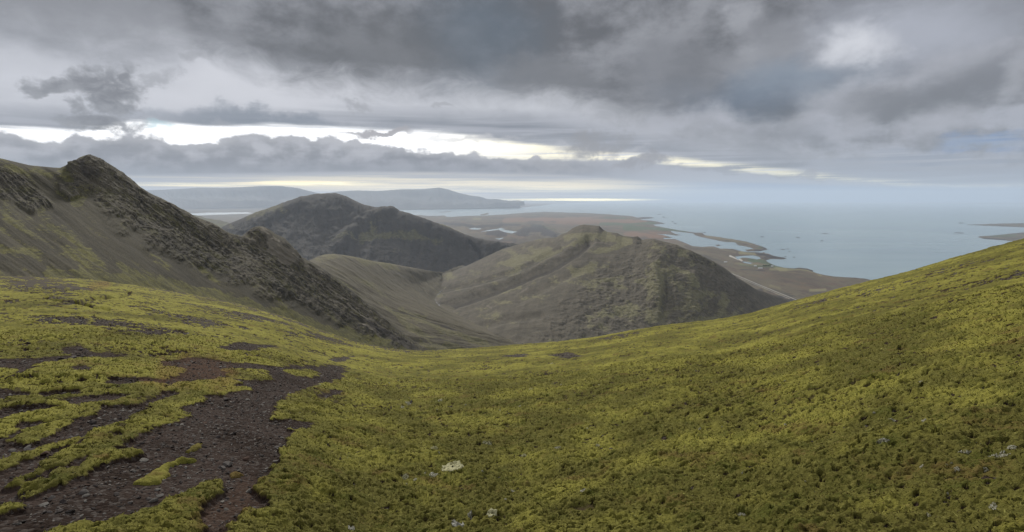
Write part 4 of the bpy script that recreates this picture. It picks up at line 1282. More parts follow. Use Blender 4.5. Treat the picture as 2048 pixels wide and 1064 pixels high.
    g.put(b.inputs['Base Color'], g.mix((0.185, 0.265, 0.29), (0.225, 0.305, 0.32), g.step(big * 0.5 + g.noise(g.vmath('MULTIPLY', pos, (0.25, 1.0, 1.0)), 0.0022, 6, 0.6) * 0.5, 0.42, 0.6)))
    b.inputs['Roughness'].default_value = 0.22
    b.inputs['Specular IOR Level'].default_value = 0.5
    b.inputs['IOR'].default_value = 1.33
    bump(g, b, sm, 0.12, 2.0)
    th = np.linspace(0, 2 * math.pi, 181)[:-1]
    rr = np.array([0.0, 3000, 9000, 20000, 40000, 60000])
    V = np.array([(r * math.sin(t), r * math.cos(t), -SEA) for r in rr[1:] for t in th])
    F4 = []
    n = len(th)
    for k in range(len(rr) - 2):
        for i in range(n):
            j = (i + 1) % n
            F4.append((k * n + i, k * n + j, (k + 1) * n + j, (k + 1) * n + i))
    o = raw_mesh('sea', V, np.array(F4), {}, m, 'structure')
    tag(o, 'calm pale blue grey sea reaching to the hazy horizon', 'sea')
    return {'A': A, 'D': D, 'P': P}


CO = build_coast()


# ------------------------------------------------------------------ stones, lichens, moss islands, skerries, road, farm
RNG = np.random.default_rng(7)


def ground_z(x, y):
    """height of the built slope at world x, y"""
    az, d = np.arctan2(x, y), np.hypot(x, y)
    i = np.clip(np.searchsorted(GR['A'], az) - 1, 0, len(GR['A']) - 2)
    j = np.clip(np.searchsorted(GR['D'], d) - 1, 0, len(GR['D']) - 2)
    u = (az - GR['A'][i]) / (GR['A'][i + 1] - GR['A'][i])
    v = (d - GR['D'][j]) / (GR['D'][j + 1] - GR['D'][j])
    Z = GR['P'][..., 2]
    return (Z[j, i] * (1 - u) + Z[j, i + 1] * u) * (1 - v) + (Z[j + 1, i] * (1 - u) + Z[j + 1, i + 1] * u) * v


def pick(px, py):
    """the point of the built slope seen at a picture point"""
    x, y, z = (float(v) for v in ray(px, py))
    a, h = math.atan2(x, y), math.hypot(x, y)
    D = GR['D'][GR['D'] > 1.2]
    gx, gy = D * math.sin(a), D * math.cos(a)
    over = ground_z(gx, gy) - (EYE + D * z / h)
    k = int(np.argmax(over > 0))
    if k == 0:
        k = 1
    t = over[k - 1] / (over[k - 1] - over[k])
    d = D[k - 1] + (D[k] - D[k - 1]) * t
    return d * math.sin(a), d * math.cos(a), d


def ico(level):
    p = (1 + 5 ** 0.5) / 2
    V = [(-1, p, 0), (1, p, 0), (-1, -p, 0), (1, -p, 0), (0, -1, p), (0, 1, p), (0, -1, -p), (0, 1, -p), (p, 0, -1), (p, 0, 1), (-p, 0, -1), (-p, 0, 1)]
    T = [(0, 11, 5), (0, 5, 1), (0, 1, 7), (0, 7, 10), (0, 10, 11), (1, 5, 9), (5, 11, 4), (11, 10, 2), (10, 7, 6), (7, 1, 8), (3, 9, 4), (3, 4, 2), (3, 2, 6), (3, 6, 8), (3, 8, 9),
         (4, 9, 5), (2, 4, 11), (6, 2, 10), (8, 6, 7), (9, 8, 1)]
    V = [np.array(v) / np.linalg.norm(v) for v in V]
    for _ in range(level):
        cache, T2 = {}, []

        def mid(a, b):
            k = (min(a, b), max(a, b))
            if k not in cache:
                m = V[a] + V[b]
                V.append(m / np.linalg.norm(m))
                cache[k] = len(V) - 1
            return cache[k]
        for a, b, c in T:
            x, y, z = mid(a, b), mid(b, c), mid(c, a)
            T2 += [(a, x, z), (x, b, y), (z, y, c), (x, y, z)]
        T = T2
    return np.array(V), np.array(T)


def chip(seed, level, planes=11):
    """a broken flat stone: a ball cut by random planes, squashed"""
    r = np.random.default_rng(seed)
    V, T = ico(level)
    n = r.normal(size=(planes, 3))
    n /= np.linalg.norm(n, axis=1, keepdims=True)
    c = r.uniform(0.55, 0.95, planes)
    dots = V @ n.T
    rad = np.min(np.where(dots > 0.05, c / np.maximum(dots, 0.05), 9), axis=1)
    P = V * np.minimum(rad, 1.15)[:, None] * np.array([1.0, r.uniform(0.6, 0.85), r.uniform(0.28, 0.5)])
    return P, T


def stone_mat(name, c0, c1, spot):
    m, g, b, pos = new_mat(name)
    oi = g.node('ShaderNodeObjectInfo')
    n = g.noise(pos, 40.0, 5, 0.65)
    c = g.mix(c0, c1, g.step(n, 0.35, 0.65))
    c = g.mix(c, spot, g.step(g.noise(pos, 110.0, 4, 0.6), 0.6, 0.7) * 0.5)
    c = g.mix(c, (0.02, 0.016, 0.014), S(g, oi.outputs['Random']) * 0.35)
    g.put(b.inputs['Base Color'], c)
    b.inputs['Roughness'].default_value = 0.85
    b.inputs['Specular IOR Level'].default_value = 0.12
    bump(g, b, n, 0.5, 0.01)
    return m


def build_stones():
    tones = {'dark grey': stone_mat('dark stone', (0.034, 0.027, 0.024), (0.065, 0.055, 0.05), (0.12, 0.11, 0.1)),
             'grey': stone_mat('grey stone', (0.075, 0.066, 0.059), (0.13, 0.116, 0.104), (0.2, 0.19, 0.17)),
             'pale grey': stone_mat('pale stone', (0.13, 0.12, 0.105), (0.2, 0.185, 0.16), (0.32, 0.3, 0.27)),
             'rusty brown': stone_mat('brown stone', (0.07, 0.042, 0.03), (0.11, 0.066, 0.045), (0.05, 0.04, 0.035))}
    names = list(tones)
    P, bare, A, D = GR['P'], GR['bare'], GR['A'], GR['D']
    da = np.gradient(A)[None, :]
    dd = np.gradient(D)[:, None]
    d2 = D[:, None] + 0 * da
    area = d2 * da * dd
    w = np.where((bare > 0.8) & (d2 > 2.6) & (d2 < 60) & (np.abs(A)[None, :] < 0.95), area * np.minimum(1, (7.0 / d2) ** 1.1), 0)
    n = 46000
    idx = RNG.choice(w.size, n, p=(w / w.sum()).reshape(-1))
    j, i = np.unravel_index(idx, w.shape)
    d = D[j] + RNG.uniform(-0.5, 0.5, n) * dd[j, 0]
    a = A[i] + RNG.uniform(-0.5, 0.5, n) * da[0, i]
    x, y = d * np.sin(a), d * np.cos(a)
    z = ground_z(x, y)
    clump = fbm(x / 0.8, y / 0.8, 3, 701)
    r = np.exp(RNG.normal(math.log(0.0095), 0.5, n)) * (1 + 0.55 * clump)
    r = np.clip(r * np.where(RNG.uniform(size=n) < 0.03, 1.5, 1.0), 0.004, 0.042) * np.clip((d / 6) ** 0.4, 0.9, 2.0)
    rz = RNG.uniform(0, 2 * math.pi, n)
    tx, ty = RNG.normal(0, 0.28, n), RNG.normal(0, 0.28, n)
    tone = RNG.choice(4, n, p=[0.52, 0.32, 0.11, 0.05])
    px, py = project(np.stack([x, y, z], -1))
    shown = (px > 4) & (px < W - 4) & (py < H - 4)
    big = np.argsort(-(r / d) * shown)[:288]
    small = np.ones(n, bool)
    small[big] = False

    def rot(k):
        c, s = np.cos(rz[k]), np.sin(rz[k])
        cx, sx = np.cos(tx[k]), np.sin(tx[k])
        cy, sy = np.cos(ty[k]), np.sin(ty[k])
        o = np.zeros_like(c)
        one = np.ones_like(c)
        Rz = np.stack([np.stack([c, -s, o], -1), np.stack([s, c, o], -1), np.stack([o, o, one], -1)], -2)
        Rx = np.stack([np.stack([one, o, o], -1), np.stack([o, cx, -sx], -1), np.stack([o, sx, cx], -1)], -2)
        Ry = np.stack([np.stack([cy, o, sy], -1), np.stack([o, one, o], -1), np.stack([-sy, o, cy], -1)], -2)
        return Ry @ Rx @ Rz
    # the uncountable small ones, one object
    var = RNG.integers(0, 8, n)
    VV, TT, tint, base = [], [], [], 0
    for v in range(8):
        k = np.where(small & (var == v))[0]
        V, T = chip(720 + v, 0, 9)
        Q = np.einsum('kab,vb->kva', rot(k), V) * r[k][:, None, None] + np.stack([x[k], y[k], z[k] + r[k] * 0.12], -1)[:, None]
        VV.append(Q.reshape(-1, 3))
        TT.append((T[None] + (base + np.arange(len(k)) * len(V))[:, None, None]).reshape(-1, 3))
        tint.append(np.repeat(np.array([0.0, 0.5, 1.0, 0.0])[tone[k]] + RNG.uniform(-0.15, 0.25, len(k)), len(V)))
        base += len(k) * len(V)
    m, g, b, pos = new_mat('gravel')
    t = g.attr('tint')
    c = g.mix((0.030, 0.023, 0.020), (0.115, 0.100, 0.088), g.step(t, 0.0, 0.55))
    c = g.mix(c, (0.2, 0.185, 0.16), g.step(t, 0.75, 1.1))
    c = g.mix(c, (0.02, 0.016, 0.015), g.step(g.noise(pos, 60.0, 4, 0.6), 0.5, 0.35) * 0.5)
    g.put(b.inputs['Base Color'], c)
    b.inputs['Specular IOR Level'].default_value = 0.08
    o = raw_mesh('gravel', np.concatenate(VV), np.concatenate(TT), {'tint': np.concatenate(tint)}, m, 'stuff', smooth=False)
    tag(o, 'loose dark broken gravel strewn over the bare scree', 'gravel')
    # single stones: eight shapes in four tones, copied
    proto = {}
    for v in range(8):
        V, T = chip(740 + v, 2, 13)
        me = None
        for tn in names:
            o = raw_mesh('stone', V, T, {}, tones[tn], None, smooth=False)
            COL.objects.unlink(o)
            proto[v, tn] = o

    def put(k_r, pos, rot3, v, tn, label, group):
        o = proto[v, tn].copy()
        COL.objects.link(o)
        o.location = pos
        o.rotation_euler = rot3
        o.scale = (k_r, k_r, k_r)
        tag(o, label, 'stone', group)
        return o

    def where(qx, qy):
        if qy > 1000:
            s = 'at the bottom edge'
        elif qy > 930:
            s = 'in the nearest scree'
        elif qy > 860:
            s = 'in the middle of the scree'
        elif qy > 800:
            s = 'in the upper scree'
        else:
            s = 'far up the scree'
        if qx < 90:
            return s + ' by the left edge'
        if qx < 200:
            return s + ' left of centre'
        if qx < 330:
            return s + ' below the long moss strip'
        if qx < 440:
            return s + ' beside the moss island'
        return s + ' near the right moss edge'
    for k in big:
        tn = names[tone[k]]
        put(r[k], (x[k], y[k], z[k] + r[k] * 0.15), (tx[k], ty[k], rz[k]), int(var[k]), tn,
            'flat %s stone chip %s' % (tn, where(px[k], py[k])), 'stone chips lying on the scree')
    for qx, qy, wpx, tn, label in (
        (456, 931, 27, 'grey', 'largest flat grey green stone slab in the scree, above the orange moss tuft'),
        (602, 779, 6, 'pale grey', 'small white stone on the right moss edge at the top of the scree'),
        (534, 938, 11, 'pale grey', 'pale stone at the right moss edge below the grey slab'),
        (551, 923, 10, 'pale grey', 'pale grey stone tucked under the right moss edge'),
        (452, 1019, 11, 'pale grey', 'lone pale stone on the dark earth near the bottom'),
        (306, 1002, 15, 'pale grey', 'tan flat stone just above the bottom moss strip'),
        (320, 993, 13, 'pale grey', 'square tan stone beside another above the bottom moss strip'),
        (172, 992, 12, 'pale grey', 'pale angular stone in the lower left scree'),
        (171, 1003, 10, 'pale grey', 'pale stone directly below another in the lower left scree'),
        (88, 1011, 13, 'pale grey', 'long pale stone chip near the lower left moss strip'),
        (90, 908, 15, 'rusty brown', 'broad brown flat stone between two thin moss strips'),
        (233, 990, 14, 'dark grey', 'dark upright stone in the lower left scree')):
        gx, gy, gd = pick(qx, qy)
        rr = wpx / 2 * gd / F
        put(rr, (gx, gy, float(ground_z(gx, gy)) + rr * 0.2), (0.1, -0.08, RNG.uniform(0, 6)), int(RNG.integers(0, 8)), tn, label, 'larger stones in the scree')


def build_lichens():
    m, g, b, pos = new_mat('lichen')
    oc = g.attr('tint')
    n = g.noise(pos, 70.0, 5, 0.65)
    c = g.mix((0.42, 0.40, 0.21), (0.38, 0.37, 0.31), oc)
    c = g.mix(c, (0.12, 0.1, 0.04), g.step(n, 0.48, 0.34) * 0.8)
    g.put(b.inputs['Base Color'], c)
    bump(g, b, n, 0.9, 0.02)

    def patch(qx, qy, wpx, hpx, tint, label, group=None, ragged=0.5):
        gx, gy, gd = pick(qx, qy)
        # half width and half depth on the ground
        rx = wpx / 2 * gd / F
        _, _, d1 = pick(qx, qy + hpx / 2)
        _, _, d0 = pick(qx, qy - hpx / 2)
        ry = min(max(abs(d0 - d1) / 2, rx * 0.35), rx * 1.5)
        nr, ns = 14, 44
        t = np.linspace(0, 2 * math.pi, ns, endpoint=False)
        seed = int(qx * 7 + qy)
        rim = 1 + ragged * (fbm(np.cos(t) * 1.6 + seed, np.sin(t) * 1.6, 4, seed, 0.65))
        rr = np.linspace(0.06, 1, nr)[:, None]
        X = rr * rim * np.cos(t) * rx
        Y = rr * rim * np.sin(t) * ry
        ax = math.atan2(gx, gy)
        wx, wy = gx + X * math.cos(ax) + Y * math.sin(ax), gy - X * math.sin(ax) + Y * math.cos(ax)
        Z = ground_z(wx, wy)
        k = max(rx, 0.03)
        h = (0.05 + 0.22 * np.maximum(fbm(wx / k * 3.0, wy / k * 3.0, 3, seed + 3, 0.6) + 0.35, 0)) * min(k, 0.06) * 0.9
        Z = Z + np.where(rr < 0.97, h * (1 - rr ** 3) + 0.006, -0.02)
        V = np.stack([wx - gx, wy - gy, Z], -1)
        z0 = float(Z.min())
        V[..., 2] -= z0
        idx = np.arange(nr * ns).reshape(nr, ns)
        nx = np.roll(idx, -1, 1)
        Fq = np.stack([idx[:-1], nx[:-1], nx[1:], idx[1:]], -1).reshape(-1, 4)
        # drop some faces so that the moss shows through a broken mat
        fx = V.reshape(-1, 3)[Fq].mean(1)
        keep = fbm((fx[:, 0] + gx) / k * 4.5, (fx[:, 1] + gy) / k * 4.5, 3, seed + 5, 0.6) > (-9 if wpx > 25 else -0.02)
        keep |= np.arange(len(Fq)) % 9 == 0 if wpx < 8 else False
        o = raw_mesh('lichen', V.reshape(-1, 3), Fq[keep], {'tint': np.full(nr * ns, tint)}, m, None, smooth=False)
        o.location = (gx, gy, z0)
        tag(o, label, 'lichen', group)

    patch(905, 935, 50, 30, 0.15, 'largest cream yellow lichen mat spread over the moss at centre bottom')
    patch(983, 1030, 26, 16, 0.2, 'cream lichen clump near the bottom edge, right of the white branching one')
    patch(916, 1048, 28, 14, 1.0, 'white branching lichen in a dark hollow at the bottom edge')
    patch(940, 1031, 10, 14, 1.0, 'small white lichen tip just above the branching white lichen')
    patch(975, 885, 20, 6, 0.35, 'thin pale lichen sliver above and right of the largest mat')
    patch(1046, 912, 15, 4, 0.6, 'thin pale lichen sliver right of the largest mat')
    patch(811, 953, 16, 12, 0.4, 'broken pale lichen clump left of the largest mat')
    patch(868, 950, 20, 8, 0.9, 'whitish lichen scraps directly below the left of the largest mat')
    patch(868, 896, 18, 9, 0.1, 'faint yellowish lichen patch above the largest mat')
    patch(830, 960, 8, 5, 0.7, 'tiny pale lichen between the broken clump and the scraps')
    patch(703, 1057, 15, 6, 1.0, 'white lichen at the bottom edge right of the scree')
    patch(1062, 778, 12, 4, 0.5, 'pale lichen spot on the far moss slope right of centre')
    patch(817, 805, 14, 4, 0.6, 'pale lichen spot on the moss right of the scree top')
    patch(806, 813, 9, 3, 0.5, 'small pale lichen just below another, right of the scree top')
    patch(880, 801, 10, 3.5, 0.5, 'pale lichen speck above the middle of the moss slope')
    patch(1115, 895, 13, 5, 0.8, 'ragged white lichen right of the thin slivers')
    patch(1196, 892, 9, 3, 0.5, 'lone lichen speck on plain moss right of centre')
    patch(1026, 983, 12, 10, 1.0, 'white lichen tuft between the slivers and the bottom clumps')
    patch(1166, 983, 14, 8, 1.0, 'white lichen beside a dark hole at lower right of centre')
    patch(1104, 727, 9, 2.5, 0.4, 'thin pale lichen streak close under the brow')
    spots = [(2000, 914, 28, 8), (2022, 895, 14, 8), (1930, 903, 22, 6), (1914, 937, 10, 8), (1972, 940, 7, 11), (1986, 1016, 13, 15), (1765, 881, 22, 7), (1482, 1030, 18, 6), (1784, 839, 14, 4), (1842, 763, 9, 4)]
    words = ['largest white lichen scrap near the right edge', 'white lichen just above the largest scrap near the right edge', 'white lichen row left of the largest scrap near the right edge',
             'small white lichen ring under the lichen row at the right', 'upright white lichen tuft beside a dark pit at the right', 'white lichen in the lowest dark pit at the right edge',
             'broken white lichen under a moss lip at mid right', 'white lichen crumbs at the bottom right of centre', 'white lichen line higher up the right slope', 'single pale lichen dot on the upper right slope']
    for (qx, qy, a, c), wd in zip(spots, words):
        patch(qx, qy, a * 0.8, c * 0.7, 0.8, wd, None, 0.9)
    # scattered crumbs
    k = 0
    while k < 26:
        qx, qy = RNG.uniform(620, 2030), RNG.uniform(760, 1050)
        if qy < 900 and RNG.uniform() < 0.4:
            continue
        s = RNG.uniform(2.5, 6.5)
        side = 'on the right of the moss slope' if qx > 1500 else 'in the middle of the moss slope' if qx > 1000 else 'on the moss right of the scree'
        low = 'near the bottom' if qy > 950 else 'halfway up' if qy > 850 else 'high up'
        patch(qx, qy, s, s * 0.6, RNG.uniform(0.4, 1.0), 'tiny pale lichen crumb %s, %s' % (side, low), 'lichen crumbs dotted over the moss')
        k += 1


def build_moss_islands():
    mat = bpy.data.materials['moss']

    def island(pts, thick, label, red=0.0, lush=0.3):
        W3 = [pick(*p) for p in pts]
        xy = [(p[0], p[1]) for p in W3]
        xs, ys = [p[0] for p in xy], [p[1] for p in xy]
        st = 0.012
        X, Y = np.meshgrid(np.arange(min(xs) - 0.08, max(xs) + 0.08, st), np.arange(min(ys) - 0.08, max(ys) + 0.08, st))
        sd = poly_sd(X, Y, xy, 0.5) + fbm(X / 0.11, Y / 0.11, 4, 801, 0.6) * 0.03
        h = thick * np.sqrt(np.clip(sd / 0.10, 0, 1)) + moss_relief(X, Y, np.full(X.shape, 5.0)) * 0.45 * sstep(sd, 0, 0.06)
        Z = ground_z(X, Y) + np.where(sd > 0, h, -0.03)
        Pq = np.stack([X - xs[0], Y - ys[0], Z], -1)
        z0 = float(Z.min())
        Pq[..., 2] -= z0
        ones = np.ones(X.shape)
        keep = np.maximum.reduce([sd[:-1, :-1], sd[1:, :-1], sd[:-1, 1:], sd[1:, 1:]]) > 0
        o = grid_mesh('moss_island', Pq, {'bare': ones * 0, 'lush': lush * ones, 'brown': fbm(X / 0.4, Y / 0.4, 4, 51), 'red': red * ones, 'pit': ones * 0}, mat, keep, None)
        o.location = (xs[0], ys[0], z0)
        tag(o, label, 'moss')
    island([(267, 969), (298, 951), (322, 936), (359, 922), (380, 922), (398, 922), (380, 927), (359, 929), (339, 936), (339, 953), (318, 967), (294, 972)], 0.07, 'curved green moss island standing alone on the dark scree')
    island([(371, 905), (391, 890), (405, 888), (402, 897), (378, 907)], 0.05, 'small dry moss tuft above the moss island', 0.35, -0.2)
    island([(458, 952), (464, 947), (476, 947), (486, 951), (480, 957), (464, 957)], 0.05, 'small orange brown moss tuft below the grey slab', 0.9, -0.6)


def coast_z(x, y):
    A, D, P = CO['A'], CO['D'], CO['P']
    i = int(np.clip(np.searchsorted(A, math.atan2(x, y)), 0, len(A) - 1))
    j = int(np.clip(len(D) - np.searchsorted(D[::-1], math.hypot(x, y)), 0, len(D) - 1))
    return float(P[j, i, 2])


def sea_point(px, py):
    x, y, z = (float(v) for v in ray(px, py))
    k = -(SEA + EYE) / z
    return x * k, y * k


def build_skerries():
    m, g, b, pos = new_mat('skerry rock')
    g.put(b.inputs['Base Color'], g.mix((0.04, 0.04, 0.042), (0.085, 0.08, 0.075), g.step(g.noise(pos, 0.08, 5, 0.6), 0.4, 0.6)))
    for n, (px, py, wp, hp, label) in enumerate((
        (1525, 474, 8, 3, 'dark rock skerry nearest the end of the long spit'), (1596, 475.5, 8, 3, 'dark skerry alone in the middle of the bay'),
        (1651, 467, 12, 3, 'long flat skerry farthest right in the open bay'), (1644, 481.5, 6, 2.5, 'small skerry below the long flat one'),
        (1566, 499, 8, 3, 'dark skerry above the rocky point'), (1576, 498, 5, 2, 'small skerry right of the dark one above the point'),
        (1579, 503, 5, 2, 'tiny skerry lowest of three above the point'), (1588, 514.5, 6, 2, 'faint skerry off the tip of the rocky point'),
        (1571, 513.4, 5, 1.6, 'skerry touching the tip of the rocky point'), (1319, 429, 9, 1.6, 'far faint skerry off the headland'),
        (1328, 434.6, 6, 1.6, 'far skerry just below the faintest one'), (1345, 443.6, 5, 1.6, 'small skerry off the green fields'),
        (1350, 447, 6, 2, 'dark skerry nearest the green fields'), (1408, 465, 9, 2.2, 'dark skerry against the start of the spit'),
        (1918, 466, 14, 2.2, 'long low skerry left of the far right spits'), (1923, 446.3, 9, 1.6, 'faint skerry off the upper right spit'))):
        x, y = sea_point(px, py)
        d = math.hypot(x, y)
        rx = wp / 2 * d / F
        ry = min(hp / 2 * d / F * d / (SEA + EYE), rx * 1.3)
        hh = max(2.0, 0.9 * d / F)
        nr, ns = 9, 30
        t = np.linspace(0, 2 * math.pi, ns, endpoint=False)
        rim = 1 + 0.5 * fbm(np.cos(t) * 1.5 + n * 3.1, np.sin(t) * 1.5, 3, 830 + n)
        rr = np.linspace(0.05, 1, nr)[:, None]
        X, Y = rr * rim * np.cos(t) * rx, rr * rim * np.sin(t) * ry
        Z = hh * (1 - rr ** 2) * (0.8 + 0.8 * fbm(X / rx * 2.2, Y / ry * 2.2, 3, 850 + n)) - 0.6
        idx = np.arange(nr * ns).reshape(nr, ns)
        nx = np.roll(idx, -1, 1)
        Fq = np.stack([idx[:-1], nx[:-1], nx[1:], idx[1:]], -1).reshape(-1, 4)
        o = raw_mesh('skerry', np.stack([X, Y, Z], -1).reshape(-1, 3), Fq, {}, m)
        o.location = (x, y, -SEA)
        o.rotation_euler = (0, 0, -math.atan2(x, y))
        tag(o, label, 'skerry', 'skerries off the coast')


def build_road():
    def strip(name, pts, width, lift, mat, label, cat):
        q = np.array(pts, float)
        n = 160
        t = np.linspace(0, 1, n)
        u = np.linspace(0, 1, len(q))
        ln = np.array([sea_point(a, c) for a, c in zip(np.interp(t, u, q[:, 0]), np.interp(t, u, q[:, 1]))])
        tang = np.gradient(ln, axis=0)
        tang /= np.linalg.norm(tang, axis=1, keepdims=True)
        nor = np.stack([-tang[:, 1], tang[:, 0]], -1)
        z = np.array([max(coast_z(a + s * nn[0] * width, c + s * nn[1] * width) for s in (-1, 0, 1)) for (a, c), nn in zip(ln, nor)])
        z = np.maximum(z, np.convolve(np.pad(z, 4, 'edge'), np.ones(9) / 9, 'valid')) + lift
        rows = []
        for s, dz in ((-1.6, -3.0), (-0.5, 0.0), (0.5, 0.0), (1.6, -3.0)):
            rows.append(np.concatenate([ln + nor * width * s, (z + dz)[:, None]], 1))
        o = grid_mesh(name, np.stack(rows), {}, mat)
        tag(o, label, cat)
    m, g, b, pos = new_mat('road gravel')
    g.put(b.inputs['Base Color'], g.mix((0.19, 0.178, 0.155), (0.27, 0.255, 0.225), g.noise(pos, 0.3, 3)))
    strip('road', [(1440, 540), (1475, 554), (1517, 571.8), (1560, 590), (1602, 607.6), (1660, 632)], 4.2, 1.2, m, 'straight pale road running down the plain past the foot of the hill', 'road')
    m, g, b, pos = new_mat('track gravel')
    g.put(b.inputs['Base Color'], g.mix((0.17, 0.155, 0.125), (0.25, 0.235, 0.2), g.noise(pos, 0.3, 3)))
    strip('track', [(1478, 558.6), (1500, 567.6), (1519.5, 575.5), (1535, 582.6), (1557, 592.4), (1580, 602)], 3.0, 0.8, m, 'rough pale track beside the straight road', 'track')


def build_farm():
    mw, g, b, pos = new_mat('white wall')
    g.put(b.inputs['Base Color'], g.mix((0.78, 0.77, 0.74), (0.7, 0.69, 0.66), g.noise(pos, 0.5, 3)))
    mr, g, b, pos = new_mat('roof')
    g.put(b.inputs['Base Color'], g.mix((0.5, 0.5, 0.5), (0.6, 0.6, 0.6), g.noise(pos, 0.4, 3)))
    for px, py, L, B, Hh, label in ((1510.5, 535.4, 15, 9, 6, 'small white farmhouse left of the shelter belt'), (1520.5, 540.6, 24, 10, 6, 'long white farm building on the green field below the shelter belt'),
                                    (1544, 535.8, 12, 9, 6, 'white farmhouse at the right end of the shelter belt'), (1451, 527, 18, 10, 6, 'white farm building by itself near the brown hill')):
        x, y = sea_point(px, py)
        root = empty('farmhouse', (x, y, coast_z(x, y)), 0.25 - math.atan2(x, y))
        tag(root, label, 'farmhouse', 'farm buildings on the plain')
        l, w = L / 2, B / 2
        V = [(-l, -w, -1), (l, -w, -1), (l, w, -1), (-l, w, -1), (-l, -w, Hh * .6), (l, -w, Hh * .6), (l, w, Hh * .6), (-l, w, Hh * .6), (-l, 0, Hh), (l, 0, Hh)]
        T = [(0, 1, 5), (0, 5, 4), (2, 3, 7), (2, 7, 6), (1, 2, 6), (1, 6, 5), (5, 6, 9), (3, 0, 4), (3, 4, 7), (7, 4, 8)]
        raw_mesh('wall', V, T, {}, mw, None, False, root)
        e, k = 0.6, Hh * .6 - 0.3
        V = []
        for s in (-1, 1):
            for zz in (0, 0.3):
                V += [(-l - e, s * (w + e), k + zz), (l + e, s * (w + e), k + zz), (l + e, 0, Hh + 0.15 + zz), (-l - e, 0, Hh + 0.15 + zz)]
        T = []
        for q in (0, 8):
            T += [(q, q + 1, q + 2, q + 3), (q + 7, q + 6, q + 5, q + 4), (q, q + 4, q + 5, q + 1), (q + 1, q + 5, q + 6, q + 2), (q + 3, q + 7, q + 4, q)]
        raw_mesh('roof', V, T, {}, mr, None, False, root)
    ml, g, b, pos = new_mat('leaves')
    g.put(b.inputs['Base Color'], g.mix((0.035, 0.055, 0.02), (0.07, 0.095, 0.03), g.noise(pos, 0.8, 3)))
    mb, g, b, pos = new_mat('bark')
    b.inputs['Base Color'].default_value = (0.08, 0.06, 0.045, 1)
    r = np.random.default_rng(99)
    for n in range(9):
        px = 1526 + n * 2.0 + r.uniform(-0.4, 0.4)
        x, y = sea_point(px, 535.6 + r.uniform(-0.4, 0.4) - n * 0.05)
        hgt = r.uniform(7, 11)
        root = empty('tree', (x, y, coast_z(x, y)))
        tag(root, 'bushy dark green tree in the row between the white farmhouses', 'tree', 'shelter belt trees')
        t = np.linspace(0, 2 * math.pi, 7)[:-1]
        rings = [np.stack([np.cos(t) * q, np.sin(t) * q, np.full(6, hz)], -1) for q, hz in ((0.35, -0.6), (0.28, hgt * 0.4), (0.08, hgt * 0.85))]
        V = np.concatenate(rings)
        T = [(k * 6 + i, k * 6 + (i + 1) % 6, (k + 1) * 6 + (i + 1) % 6, (k + 1) * 6 + i) for k in range(2) for i in range(6)]
        raw_mesh('trunk', V, T, {}, mb, None, True, root)
        q = 360
        dirs = r.normal(size=(q, 3))
        dirs /= np.linalg.norm(dirs, axis=1, keepdims=True)
        c = dirs * (r.uniform(0.35, 1, q) ** 0.5)[:, None] * np.array([hgt * 0.33, hgt * 0.33, hgt * 0.42])
        c *= (1 + 0.35 * fbm(dirs[:, 0] * 2 + n, dirs[:, 1] * 2 + dirs[:, 2], 2, 870))[:, None]
        c[:, 2] += hgt * 0.58
        o1, o2 = r.normal(0, 0.5, (q, 3)), r.normal(0, 0.5, (q, 3))
        V = np.stack([c, c + o1, c + o1 + o2, c + o2], 1).reshape(-1, 3)
        raw_mesh('crown', V, np.arange(q * 4).reshape(q, 4), {}, ml, None, False, root)


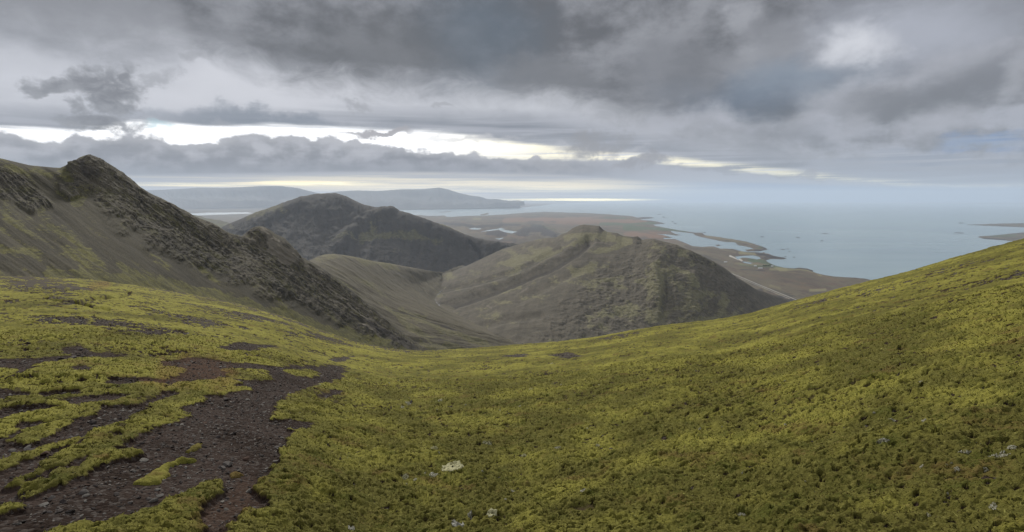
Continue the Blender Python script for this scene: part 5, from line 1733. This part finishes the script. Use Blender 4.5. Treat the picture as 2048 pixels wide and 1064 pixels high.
def build_shoots():
    """moss shoots and dead fronds standing out of the carpet: tiny pointed blades, one object"""
    P, bare, A, D = GR['P'], GR['bare'], GR['A'], GR['D']
    da, dd = np.gradient(A)[None, :], np.gradient(D)[:, None]
    d2 = D[:, None] + 0 * da
    w = np.where((bare < 0.3) & (d2 > 2.0) & (d2 < 20) & (np.abs(A)[None, :] < 0.9), d2 * da * dd / d2 ** 1.7, 0)
    n = 200000
    j, i = np.unravel_index(RNG.choice(w.size, n, p=(w / w.sum()).reshape(-1)), w.shape)
    d = D[j] + RNG.uniform(-0.5, 0.5, n) * dd[j, 0]
    a = A[i] + RNG.uniform(-0.5, 0.5, n) * da[0, i]
    x, y = d * np.sin(a), d * np.cos(a)
    z = ground_z(x, y)
    k = RNG.uniform(0.6, 1.5, n) * 0.012 * (d / 4) ** 0.75
    t = RNG.uniform(0, 2 * math.pi, n)
    base = np.stack([x, y, z - k * 0.25], -1)
    side = np.stack([np.cos(t), np.sin(t), np.zeros(n)], -1) * (k * 0.42)[:, None]
    lean = RNG.normal(0, 0.75, (n, 3))
    lean[:, 2] = RNG.uniform(0.5, 1.15, n)
    tip = base + lean * k[:, None]
    V = np.stack([base - side, base + side, tip], 1).reshape(-1, 3)
    tone = np.repeat(fbm(x / 1.5, y / 1.5, 3, 881) * 0.7 + RNG.normal(0, 0.28, n) - 0.12 * (1 - sstep(np.log(d), 1.5, 2.9)), 3)
    m, g, b, pos = new_mat('moss shoots')
    tn = g.attr('tone')
    c = g.mix((0.10, 0.078, 0.024), (0.162, 0.15, 0.034), g.step(tn, -0.6, -0.1))
    c = g.mix(c, (0.31, 0.292, 0.082), g.step(tn, 0.0, 0.75))
    g.put(b.inputs['Base Color'], c)
    b.inputs['Specular IOR Level'].default_value = 0.1
    o = raw_mesh('moss_shoots', V, np.arange(n * 3).reshape(n, 3), {'tone': tone}, m, 'stuff', smooth=False)
    tag(o, 'short yellow green moss shoots and dead fronds standing all over the carpet', 'moss')


build_stones()
build_shoots()
build_moss_islands()
build_lichens()
build_skerries()
build_road()
build_farm()


# ------------------------------------------------------------------ hazy air
def build_haze():
    r, top, bot = 60500.0, 760.0, -SEA - 16.0
    V = [(sx * r, sy * r, z) for z in (bot, top) for sx, sy in ((-1, -1), (1, -1), (1, 1), (-1, 1))]
    Fc = [(3, 2, 1, 0), (4, 5, 6, 7), (0, 1, 5, 4), (1, 2, 6, 5), (2, 3, 7, 6), (3, 0, 4, 7)]
    m = bpy.data.materials.new('haze')
    m.use_nodes = True
    g = G(m.node_tree)
    out = g.node('ShaderNodeOutputMaterial')
    v = g.node('ShaderNodeVolumePrincipled')
    v.inputs['Color'].default_value = (0.74, 0.85, 1.0, 1)
    v.inputs['Density'].default_value = 3.4e-5
    v.inputs['Anisotropy'].default_value = 0.2
    g.t.links.new(v.outputs[0], out.inputs['Volume'])
    o = raw_mesh('haze', np.array(V), np.array(Fc), {}, m, 'stuff', smooth=False)
    tag(o, 'thin blue grey haze lying over the whole landscape', 'haze')


build_haze()
scene.cycles.volume_bounces = 1
scene.cycles.max_bounces = 6
scene.cycles.diffuse_bounces = 2
